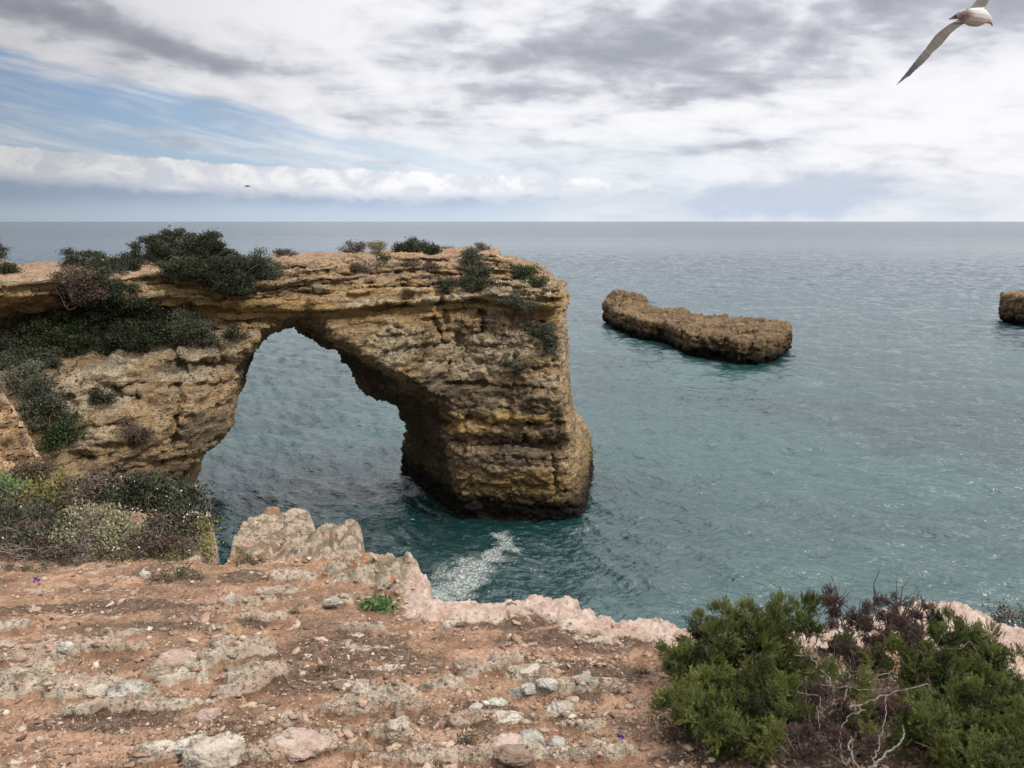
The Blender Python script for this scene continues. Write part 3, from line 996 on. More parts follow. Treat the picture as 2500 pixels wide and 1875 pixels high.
edge = np.array([on_ground(a, b_)[:2] for a, b_ in edge_px])
land = np.concatenate([edge, [[9, 3.2], [25, 4], [60, -5], [60, -60], [-60, -60], [-60, 12], [-20, 11]]])

nr, na = 1000, 760
th_f = np.linspace(R(-41), R(41), na)
th_c = np.linspace(R(41), R(319), 90)[1:-1]
th_all = np.concatenate([th_f, th_c])
r_all = np.concatenate([[0.02, 0.4, 0.8], np.geomspace(1.2, 14, nr), np.geomspace(15, 70, 25)])
rr, aa = np.meshgrid(r_all, th_all, indexing='ij')
gx = (rr * np.sin(aa)).ravel(); gy = (rr * np.cos(aa)).ravel() + 0.4
ed = poly_sdf(gx, gy, land)
ed = ed + 0.03 * fbm(np.stack([gx * 6, gy * 6, 0 * gx], 1), 3) * ss(np.abs(ed), 0.6, 0.0)
q2 = np.stack([gx, gy, 0 * gx], 1)


def blob(px, py, rx, ry, rot=0.0):
    c = on_ground(px, py)
    dd = np.hypot(c[1], EYE - c[2])
    ax_ = rx * dd / FPX
    ay_ = ry * dd / FPX / ((EYE - c[2]) / dd)
    ca, sa = math.cos(rot), math.sin(rot)
    u = ((gx - c[0]) * ca + (gy - c[1]) * sa) / ax_
    v = (-(gx - c[0]) * sa + (gy - c[1]) * ca) / ay_
    return np.sqrt(u * u + v * v)


def soft_union(lst, wob, lo=1.15, hi=0.75):
    m_ = np.zeros_like(gx)
    for bl_ in lst:
        m_ = np.maximum(m_, ss(blob(*bl_) + wob, lo, hi))
    return m_


wob = 1.0 * fbm(q2 * 4, 5, 0.62)
slabs = [(150, 1600, 140, 26, .3), (70, 1680, 120, 36, .3), (200, 1690, 90, 30, .3), (330, 1700, 50, 22), (470, 1635, 95, 36, .5), (590, 1600, 80, 26, .3), (620, 1660, 80, 24), (430, 1725, 90, 16, .2), (20, 1540, 50, 14),
         (955, 1705, 90, 26, -.1), (850, 1742, 70, 18), (1080, 1688, 70, 12, .2), (1180, 1650, 90, 12, .6), (1290, 1660, 60, 14), (760, 1822, 85, 26), (500, 1850, 70, 20), (390, 1856, 50, 18), (970, 1800, 60, 20), (1330, 1860, 130, 14), (1050, 1862, 130, 14),
         (720, 1420, 60, 12), (610, 1480, 70, 14), (640, 1520, 60, 10), (830, 1480, 30, 12), (880, 1545, 50, 8), (1360, 1700, 80, 14), (300, 1560, 60, 10), (1480, 1850, 60, 10)]
slabs += [(1150, 1640, 40, 8, .4), (1240, 1625, 60, 10, .2), (1000, 1745, 50, 10), (300, 1600, 60, 12, .2), (90, 1640, 70, 18, .2), (560, 1700, 60, 14, .2), (1130, 1780, 40, 10), (700, 1770, 40, 8), (1420, 1780, 50, 8), (230, 1740, 70, 12, .2), (640, 1860, 50, 10), (860, 1840, 40, 10), (1180, 1865, 60, 12), (520, 1545, 40, 8), (690, 1455, 60, 9), (560, 1580, 50, 10)]
outc = [(680, 1300, 110, 45), (800, 1350, 110, 35, -.4), (900, 1410, 110, 32, -.4), (1000, 1440, 70, 32), (620, 1340, 60, 30)]
rim_d = ss(-ed, 0.55, 0.10)
out_m = soft_union(outc, 0.3 * wob, 1.3, 0.8)
slab_m = soft_union(slabs, wob)
rim_m = rim_d * np.maximum(ss(gx, -0.75, -0.55) * ss(-ed + 0.25 * wob, 0.42, 0.22), ss(gx, -2.1, -2.4) * ss(-ed, 0.16, 0.02))
right_m = ss(gx, 1.9, 2.4) * ss(gy, 3.3, 3.7)
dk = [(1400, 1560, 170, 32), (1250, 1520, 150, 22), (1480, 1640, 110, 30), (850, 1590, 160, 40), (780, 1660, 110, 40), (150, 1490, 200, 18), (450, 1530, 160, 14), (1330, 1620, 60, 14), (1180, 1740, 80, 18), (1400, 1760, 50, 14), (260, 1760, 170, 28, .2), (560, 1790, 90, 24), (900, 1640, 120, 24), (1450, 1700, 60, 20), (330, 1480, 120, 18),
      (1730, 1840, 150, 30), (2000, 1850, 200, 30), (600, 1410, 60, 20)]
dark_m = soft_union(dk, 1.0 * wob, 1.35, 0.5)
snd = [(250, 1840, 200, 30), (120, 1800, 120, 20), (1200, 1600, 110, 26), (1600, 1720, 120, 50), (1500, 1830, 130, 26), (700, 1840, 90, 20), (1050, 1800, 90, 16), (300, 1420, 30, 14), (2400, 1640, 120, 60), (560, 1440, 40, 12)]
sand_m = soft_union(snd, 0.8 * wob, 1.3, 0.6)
rock_m = np.clip(np.maximum.reduce([slab_m, out_m, rim_m]), 0, 1)
vis = (ed < 0.4) & (gy > 0)
big = 0.035 * fbm(q2 * 1.1, 3)
pitn = np.zeros_like(gx); cob = np.zeros_like(gx)
F1, F2 = worley(np.stack([gx[vis] * 17, gy[vis] * 17, 0 * gx[vis] + .5], 1) + 0.8 * fbm(q2[vis] * 6, 2)[:, None])
cob[vis] = ss(F2 - F1, 0.0, 0.35)
rid = np.zeros_like(gx)
rid[vis] = fbm(np.stack([gx[vis] * 7, gy[vis] * 10, 0 * gx[vis]], 1), 5, 0.62, ridged=True)
fine = np.zeros_like(gx)
fine[vis] = fbm(q2[vis] * 26, 4, 0.65)
rid2 = np.zeros_like(gx)
rid2[vis] = fbm(q2[vis] * 15 + 5, 4, 0.6, ridged=True)
lump = np.zeros_like(gx)
F1, F2 = worley(np.stack([gx[vis] * 6, gy[vis] * 6, 0 * gx[vis] + .5], 1) + 0.9 * fbm(q2[vis] * 4, 3)[:, None])
lump[vis] = ss(F2 - F1, 0.0, 0.5) * (1 - 0.5 * F1)
# flaky terraces
ter = fbm(np.stack([gx * 2.2 + gy, gy * 4.5, 0 * gx + 3], 1), 4, 0.6)
ter2 = np.floor(ter * 7) / 7 + ss((ter * 7) % 1.0, 0.0, 0.3) / 7
hh = gz(gx, gy) + big
hh += (rock_m - 0.85 * out_m) * (0.020 + 0.034 * rid + 0.05 * (ter2 + 0.1) + 0.014 * fine + 0.010 * cob)
hh += out_m * (ss(-ed, -0.02, 0.25) * (0.020 * rid + 0.05 * ter2) + 0.012 * cob + 0.02 * fine + 0.028 * rid2 + 0.035 * lump)
hh += (1 - rock_m) * (0.018 * fine + 0.006 * cob + 0.008 * rid * dark_m)
hh += (0.8 + 0.4 * rid2) * (0.085 * np.exp(-(blob(668, 1262, 22, 9)) ** 4) + 0.06 * np.exp(-(blob(738, 1272, 26, 9)) ** 4) + 0.04 * np.exp(-(blob(870, 1338, 22, 8)) ** 4) + 0.05 * np.exp(-(blob(1010, 1410, 22, 8)) ** 4))
hh -= rim_m * 0.012 * ss(rid, 0.0, 0.3)
hh += 0.13 * np.exp(-(blob(835, 1348, 85, 22)) ** 4) + 0.05 * np.exp(-(blob(940, 1410, 90, 22)) ** 4) + 0.03 * out_m
hh += right_m * 0.02
# drop off beyond the edge down to the sea bed
e_ = np.clip(ed, 0, None)
drop = 0.35 * ss(ed, -0.03, 0.05) + e_ * 9.0 + 0.5 * e_ * fbm(q2 * 2.0, 3)
hh = np.where(ed > -0.05, np.maximum(hh - drop, -1.5), hh)
nA_ = len(th_all); nR_ = len(r_all)
i = np.arange(nR_ - 1)[:, None] * nA_; j = np.arange(nA_)[None]; j2 = (j + 1) % nA_
qg = np.stack([i + j, i + j2, i + nA_ + j2, i + nA_ + j], -1).reshape(-1, 4)
Vg = np.stack([gx, gy, hh], 1)
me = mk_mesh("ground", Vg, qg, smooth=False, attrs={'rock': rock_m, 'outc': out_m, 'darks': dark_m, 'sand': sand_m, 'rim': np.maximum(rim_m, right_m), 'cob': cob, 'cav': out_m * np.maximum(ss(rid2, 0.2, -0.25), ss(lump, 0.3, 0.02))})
M_ground, nt, b = material("clifftop_ground")
p = nt.pos()
ar, ao, ad, asd, arm, ac = (nt.attr(k) for k in ('rock', 'outc', 'darks', 'sand', 'rim', 'cob'))
na_ = nt.noise(p, 2.2, 6, 0.62, 0.3)
nb_ = nt.noise(p, 9, 7, 0.68, 0.3)
nc_ = nt.noise(p, 34, 5, 0.7, 0.2)
nd_ = nt.noise(p, 90, 4, 0.7)
soil = nt.mix(nt.sm(nb_, 0.38, 0.62), (0.27, 0.145, 0.082), (0.49, 0.305, 0.185))
soil = nt.mix(nt.sm(na_, 0.40, 0.62) * 0.55, soil, (0.23, 0.14, 0.085))
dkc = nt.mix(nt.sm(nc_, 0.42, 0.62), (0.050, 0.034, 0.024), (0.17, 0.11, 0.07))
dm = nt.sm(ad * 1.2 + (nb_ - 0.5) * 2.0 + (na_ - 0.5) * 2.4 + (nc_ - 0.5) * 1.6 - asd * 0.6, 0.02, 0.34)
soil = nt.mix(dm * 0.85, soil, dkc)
soil = nt.mix(nt.sm(asd + (nb_ - 0.5) * 0.9, 0.4, 0.9) * 0.75, soil, nt.mix(nt.sm(nc_, 0.35, 0.65), (0.42, 0.225, 0.13), (0.58, 0.37, 0.245)))
# specks of grit
gv = nt.vor(nt.vm('ADD', p, nt.vm('SCALE', nt.noise(p, 30, 2, 0.5, 0, color=True))), 62)
soil = nt.mix(nt.sm(gv, 0.30, 0.18) * nt.sm(nb_, 0.42, 0.55) * 0.75, soil, (0.55, 0.43, 0.33))
rk = nt.mix(nt.sm(nb_, 0.36, 0.64), (0.27, 0.21, 0.145), (0.58, 0.485, 0.365))
rk = nt.mix(nt.sm(na_, 0.44, 0.60) * 0.6, rk, (0.48, 0.33, 0.235))
rk = nt.mix(nt.sm(nc_, 0.52, 0.64) * 0.75, rk, (0.10, 0.088, 0.068))
rk = nt.mix(ao * nt.sm(nb_, 0.45, 0.62) * 0.5, rk, (0.36, 0.29, 0.175))
rk = nt.mix(nt.sm(nt.noise(p, 3.4, 5, 0.6), 0.60, 0.66) * nt.sm(nc_, 0.47, 0.55) * 0.85, rk, (0.48, 0.17, 0.055))
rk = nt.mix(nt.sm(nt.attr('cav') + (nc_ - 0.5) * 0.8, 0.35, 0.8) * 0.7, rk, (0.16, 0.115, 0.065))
rimc = nt.mix(nt.sm(nb_, 0.36, 0.66), (0.50, 0.335, 0.25), (0.68, 0.54, 0.44))
rk = nt.mix(arm * 0.85, rk, rimc)
scat = nt.sm(nt.noise(nt.vm('MULTIPLY', p, (1.0, 1.7, 1.0)), 3.6, 7, 0.66, 0.4), 0.55, 0.64) * 0.75
rm = nt.sm(nt.m('MAXIMUM', nt.m('MAXIMUM', ar, arm), scat) + (nb_ - 0.5) * 1.3, 0.35, 0.62)
base = nt.mix(rm, soil, rk)
nt.put(b.inputs['Base Color'], base)
b.inputs['Roughness'].default_value = 0.95
b.inputs['Specular IOR Level'].default_value = 0.2
nt.put(b.inputs['Normal'], nt.bump(nb_ * 1.3 + nc_ * 0.8 + nd_ * 0.35, 1.0, 0.035))
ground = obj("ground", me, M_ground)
tag(ground, kind="structure")


def ground_h(x, y):
    """height of the built ground mesh at points (nearest grid vertex)"""
    r_ = np.hypot(x, y - 0.4); t_ = np.arctan2(x, y - 0.4)
    ir = np.clip(np.round(np.interp(r_, r_all, np.arange(nR_))).astype(int), 0, nR_ - 1)
    it = np.clip(np.round(np.interp(t_, th_f, np.arange(na))).astype(int), 0, na - 1)
    return hh[ir * nA_ + it], ed[ir * nA_ + it], ir * nA_ + it


# ------------------------------------------------------------------ stones
def ico(sub=1):
    import bmesh
    bm = bmesh.new()
    bmesh.ops.create_icosphere(bm, subdivisions=sub, radius=1.0)
    V = np.array([v.co[:] for v in bm.verts]); F = np.array([[v.index for v in f.verts] for f in bm.faces])
    bm.free()
    return V, F


I1, T1 = ico(1); I2, T2 = ico(2); I5, T5 = ico(5)
M_peb, nt, b = material("pebbles")
v = nt.attr('var')
c = nt.ramp(v, [(0.0, (0.09, 0.06, 0.04)), (0.32, (0.25, 0.15, 0.09)), (0.6, (0.38, 0.25, 0.165)), (0.85, (0.46, 0.35, 0.25)), (1.0, (0.62, 0.53, 0.41))])
n = nt.noise(nt.pos(), 45, 4, 0.7)
nt.put(b.inputs['Base Color'], nt.mix(nt.sm(n, 0.45, 0.65) * 0.5, c, (0.16, 0.12, 0.09)))
b.inputs['Roughness'].default_value = 0.9
nt.put(b.inputs['Normal'], nt.bump(n, 0.8, 0.01))
VV, FF, AA, off = [], [], [], 0
for kind, (count, smin, smax, TV, TF) in enumerate([(36000, 0.002, 0.008, I1, T1), (3300, 0.008, 0.022, I1, T1), (140, 0.018, 0.034, I2, T2)]):
    py_ = rng.uniform(1240, 1930, count * 2); px_ = rng.uniform(-60, 2560, count * 2)
    d = np.stack([(px_ - 1250) / FPX, CP + SP * -(py_ - 937.5) / FPX, -SP - CP * (py_ - 937.5) / FPX], 1)
    t = (20.38 - EYE) / (d[:, 2] + SL * d[:, 1])
    x, y = d[:, 0] * t, d[:, 1] * t
    z, e, gi = ground_h(x, y)
    clump = fbm(np.stack([x * 3, y * 3, 0 * x + kind], 1), 3)
    ok = (e < -0.02) & (y < 12) & (clump + rng.uniform(-0.5, 0.6, len(x)) > 0.0) & (rng.uniform(size=len(x)) > rim_m[gi] * 0.95 + right_m[gi] * 0.8)
    x, y, z = x[ok][:count], y[ok][:count], z[ok][:count]
    n = len(x)
    s0 = smin * (smax / smin) ** (rng.uniform(size=n) ** 1.6)
    s3 = s0[:, None] * np.stack([rng.uniform(0.8, 1.7, n), rng.uniform(0.7, 1.1, n), rng.uniform(0.3, 0.65, n)], 1)
    th = rng.uniform(0, 6.28, n)
    tilt = rot_to(np.stack([rng.normal(0, .22, n), rng.normal(0, .22, n), np.ones(n)], 1), th)
    TVd = TV * (1 + 0.16 * rng.normal(size=(len(TV), 1)))
    V_, F_, id_ = instance_merge(TVd, TF, np.stack([x, y, z + s3[:, 2] * 0.25], 1), tilt, s3)
    V_ = V_ + (s0[id_] * 0.22)[:, None] * rng.normal(size=V_.shape)
    VV.append(V_); FF.append(F_ + off); off += len(V_)
    AA.append(rng.beta(1.7, 1.9, n)[id_])
tag(obj("pebbles", mk_mesh("pebbles", np.concatenate(VV), FF, attrs={'var': np.concatenate(AA)}), M_peb), "loose pale and brown pebbles strewn over the clifftop soil", "pebbles", kind="stuff")


def stone_mat(name, c1, c2, spots):
    m, nt, b = material(name)
    p = nt.pos()
    a = nt.noise(p, 8, 6, 0.65, 0.4); c = nt.noise(p, 30, 5, 0.7, 0.2)
    base = nt.mix(nt.sm(a, 0.38, 0.62), c1, c2)
    base = nt.mix(nt.sm(c, 0.53, 0.63) * spots, base, (0.085, 0.078, 0.062))
    nt.put(b.inputs['Base Color'], base)
    b.inputs['Roughness'].default_value = 0.93
    nt.put(b.inputs['Normal'], nt.bump(a * 1.5 + c, 1.0, 0.02))
    return m


MS = {'grey': stone_mat("grey_lichen_stone", (0.26, 0.235, 0.185), (0.50, 0.46, 0.38), 0.8),
      'pale': stone_mat("pale_stone", (0.31, 0.25, 0.18), (0.50, 0.43, 0.335), 0.7),
      'pink': stone_mat("pink_stone", (0.34, 0.235, 0.175), (0.46, 0.345, 0.275), 0.5),
      'brown': stone_mat("brown_stone", (0.16, 0.105, 0.07), (0.28, 0.20, 0.13), 0.4)}


def stone(px, py, rx, ry, kind, label, rot=0.0, flat=0.6, seed=0):
    c = on_ground(px, py + ry * 0.55)
    dd = np.hypot(c[1], EYE - c[2])
    a = rx * dd / FPX
    h_ = ry * dd / FPX * 1.05
    z, _, _ = ground_h(np.array([c[0]]), np.array([c[1]]))
    TV = I5
    n = fbm(TV * 1.1 + seed * 3.1, 3)
    cut = TV.copy()
    # facet a few planes so it reads as broken limestone
    r0 = np.random.default_rng(seed)
    for _ in range(7):
        d = r0.normal(size=3); d /= np.linalg.norm(d)
        lim = r0.uniform(0.55, 0.85)
        pr = cut @ d
        over = np.clip(pr - lim, 0, None)
        cut -= over[:, None] * d * 0.85
    V = cut * (1 + 0.30 * n + 0.20 * fbm(TV * 2.6 + seed, 4, 0.62, ridged=True) + 0.09 * fbm(TV * 9 + seed, 3, 0.6))[:, None]
    V = V * np.array([a, a * flat, h_])
    ca, sa = math.cos(rot), math.sin(rot)
    V = V @ np.array([[ca, sa, 0], [-sa, ca, 0], [0, 0, 1]])
    o = obj("stone", mk_mesh("stone", V, T5), MS[kind], loc=(c[0], c[1], float(z[0]) - h_ * 0.18))
    return tag(o, label, "stone", "stones lying on the clifftop")


# ------------------------------------------------------------------ leaves and shrubs
def leaf_mat(name, dark, light, tip=None, rough=0.7):
    m, nt, b = material(name)
    v = nt.attr('var')
    base = nt.mix(v, dark, light)
    if tip is not None:
        base = nt.mix(nt.sm(nt.attr('tip'), 0.5, 1.0) * 0.8, base, tip)
    nt.put(b.inputs['Base Color'], base)
    b.inputs['Roughness'].default_value = rough
    b.inputs['Specular IOR Level'].default_value = 0.25
    return m


LM = {'dark': leaf_mat("dark_scrub_leaves", (0.009, 0.013, 0.006), (0.048, 0.056, 0.026)),
      'mid': leaf_mat("green_scrub_leaves", (0.014, 0.026, 0.010), (0.060, 0.088, 0.028)),
      'grey': leaf_mat("grey_green_scrub_leaves", (0.024, 0.028, 0.018), (0.105, 0.108, 0.068)),
      'olive': leaf_mat("olive_scrub_leaves", (0.08, 0.075, 0.038), (0.30, 0.275, 0.155)),
      'brown': leaf_mat("brown_dry_scrub_leaves", (0.035, 0.024, 0.017), (0.13, 0.088, 0.058)),
      'yellow': leaf_mat("yellow_green_scrub_leaves", (0.075, 0.075, 0.020), (0.23, 0.20, 0.06)),
      'bright': leaf_mat("bright_green_leaves", (0.045, 0.085, 0.030), (0.17, 0.26, 0.09)),
      'jun': leaf_mat("juniper_foliage", (0.016, 0.026, 0.008), (0.185, 0.205, 0.050), (0.33, 0.33, 0.10)),
      'dead': leaf_mat("dead_juniper_foliage", (0.045, 0.026, 0.022), (0.135, 0.085, 0.070), (0.16, 0.10, 0.08))}


def bark_mat(name, c1, c2):
    m, nt, b = material(name)
    p = nt.pos()
    n = nt.noise(p, 60, 5, 0.7, 0.3)
    nt.put(b.inputs['Base Color'], nt.mix(nt.sm(n, 0.38, 0.62), c1, c2))
    b.inputs['Roughness'].default_value = 0.9
    nt.put(b.inputs['Normal'], nt.bump(n, 0.7, 0.004))
    return m


M_twig = bark_mat("dry_twig", (0.12, 0.09, 0.07), (0.32, 0.26, 0.21))
M_twigd = bark_mat("dark_twig", (0.035, 0.025, 0.018), (0.10, 0.075, 0.055))
M_grey = bark_mat("weathered_grey_branch", (0.06, 0.048, 0.038), (0.185, 0.155, 0.125))
M_white = material("white_petals")[0]
M_white.node_tree.nodes['Principled BSDF'].inputs['Base Color'].default_value = (0.72, 0.70, 0.66, 1)

# leaf templates: folded leaf (two tris), +Z is along the leaf
LEAF = (np.array([[0, 0, 0], [0.32, 0.06, 0.5], [0, -0.04, 1.0], [-0.32, 0.06, 0.5]]), np.array([[0, 1, 2, 3]]))
NEED = (np.array([[0, 0, 0], [0.09, 0, 0.5], [0, 0, 1.0], [-0.09, 0, 0.5]]), np.array([[0, 1, 2, 3]]))


def crown(ells, leaf, n_per, base, template=LEAF, hollow=0.45, up=0.35, clump=0.5, seed=0, cap=16000, lsc=None):
    """leaves filling 3-D ellipsoids [(centre, radii)] gathered in clumps; returns V,F,var relative to base"""
    r_ = np.random.default_rng(seed)
    Ps, Ds, Vr, Ls = [], [], [], []
    for c, rad in ells:
        c = np.asarray(c); rad = np.asarray(rad)
        area = rad[0] * rad[2] + rad[0] * rad[1] + rad[1] * rad[2]
        n = int(min(cap, n_per * area / (leaf * leaf)))
        nc = max(6, int(area / ((leaf * 3.2) ** 2) * 0.8))
        d = r_.normal(size=(nc, 3)); d /= np.linalg.norm(d, axis=1)[:, None]
        rr_ = hollow + (1 - hollow) * r_.uniform(size=nc) ** 0.5
        lump = 1 + 0.5 * fbm(d * 2.2 + c[None] * 0.7, 3)
        cc = d * (rr_ * lump)[:, None]
        k = r_.integers(0, nc, n)
        cs = leaf * 2.0 * clump * 2
        q = cc[k] * rad + r_.normal(size=(n, 3)) * cs * np.array([1, 1, 0.6])
        Ps.append(c + q)
        out = cc[k] + np.array([0, 0, up]) + r_.normal(size=(n, 3)) * 0.75
        Ds.append(out)
        cv = r_.uniform(0, 1, nc)[k]
        Vr.append(np.clip(0.15 + 0.5 * cv + 0.35 * r_.uniform(size=n) + 0.15 * cc[k][:, 2], 0, 1))
        Ls.append(leaf * r_.uniform(0.6, 1.3, n))
    p = np.concatenate(Ps); d = np.concatenate(Ds); v = np.concatenate(Vr); l = np.concatenate(Ls)
    TV, TF = template
    V_, F_, id_ = instance_merge(TV, TF, p - base, rot_to(d, r_.uniform(0, 6.28, len(p))), l)
    return V_, F_, v[id_]


def twigs(ells, base, n, rad, r_, reach=1.15, root=None):
    paths = []
    for _ in range(n):
        c, ra = ells[r_.integers(len(ells))]
        c = np.asarray(c)
        a = (c - np.array([0, 0, ra[2] * 0.8]) if root is None else root) + r_.normal(size=3) * ra * 0.25
        d = r_.normal(size=3); d[2] = abs(d[2]) * 0.9 + 0.1; d /= np.linalg.norm(d)
        e = c + d * ra * r_.uniform(0.7, reach)
        t = np.linspace(0, 1, 7)[:, None]
        bend = r_.normal(size=3) * np.linalg.norm(e - a) * 0.16
        pts = a * (1 - t) + e * t + bend * np.sin(t * math.pi) + r_.normal(size=(7, 3)) * np.linalg.norm(e - a) * 0.02
        paths.append((pts - base, np.linspace(rad, rad * 0.3, 7)))
    return tubes(paths, 4)


def shrub(name, label, cat, mats, ellpx, leaf, n_per, ntw, seed, depth=None, group=None, twm=None, twr=None, push=0.45, template=LEAF, up=0.35, hollow=0.45, flowers=0, clump=0.5):
    """ellpx: ellipses (px,py,rx,ry[,Y]) traced on the surface the shrub grows on; foliage gets its own distance and depth"""
    ells = []
    for el_ in ellpx:
        px, py, rx_, ry_ = el_[:4]
        if len(el_) > 4:
            c = P(px, py, el_[4])
        else:
            h = cast2(px, py)
            if h is None:
                h = cast2(px, py + ry_) 
            if h is None:
                h = cast2(px, py + ry_ * 2.2)
            Yd = h[1] if h is not None else (depth or 55)
            c = P(px, py, Yd)
        s_ = np.linalg.norm(c - np.array([0, 0, EYE])) / FPX
        ra = np.array([rx_ * s_, 0.5 * (rx_ + ry_) * s_ * 0.8, ry_ * s_])
        dr = c - np.array([0, 0, EYE]); dr /= np.linalg.norm(dr)
        if len(el_) <= 4:
            c = c - dr * ra[1] * push
        ells.append((c, ra))
    cs = np.array([e[0] for e in ells]); zs = np.array([e[0][2] - e[1][2] for e in ells])
    k = int(np.argmin(zs))
    base = np.array([cs[k][0], cs[k][1], zs[k]])
    t = thing(name, base, label, cat, group)
    V_, F_, var = crown(ells, leaf, n_per, base, template, hollow, up, clump, seed)
    obj("foliage", mk_mesh("foliage", V_, F_, attrs={'var': var}), mats, t)
    r_ = np.random.default_rng(seed + 500)
    if ntw:
        tv, tf = twigs(ells, base, ntw, twr or leaf * 0.16, r_)
        obj("stems", mk_mesh("stems", tv, tf), twm or M_twigd, t)
    if flowers:
        pts = []
        for _ in range(flowers):
            c, ra = ells[r_.integers(len(ells))]
            d = r_.normal(size=3); d[1] = -abs(d[1]); d[2] = abs(d[2]); d /= np.linalg.norm(d)
            pts.append(c + d * ra * 1.02 - base)
        pts = np.array(pts)
        fm_ = mk_mesh("flower", I1 * np.array([1, 1, .5]) * 0.0075, T1)
        for q_ in pts:
            o_ = obj("flower", fm_, M_white, t, loc=q_)
            o_.rotation_euler = r_.uniform(0, 6, 3)
    return t


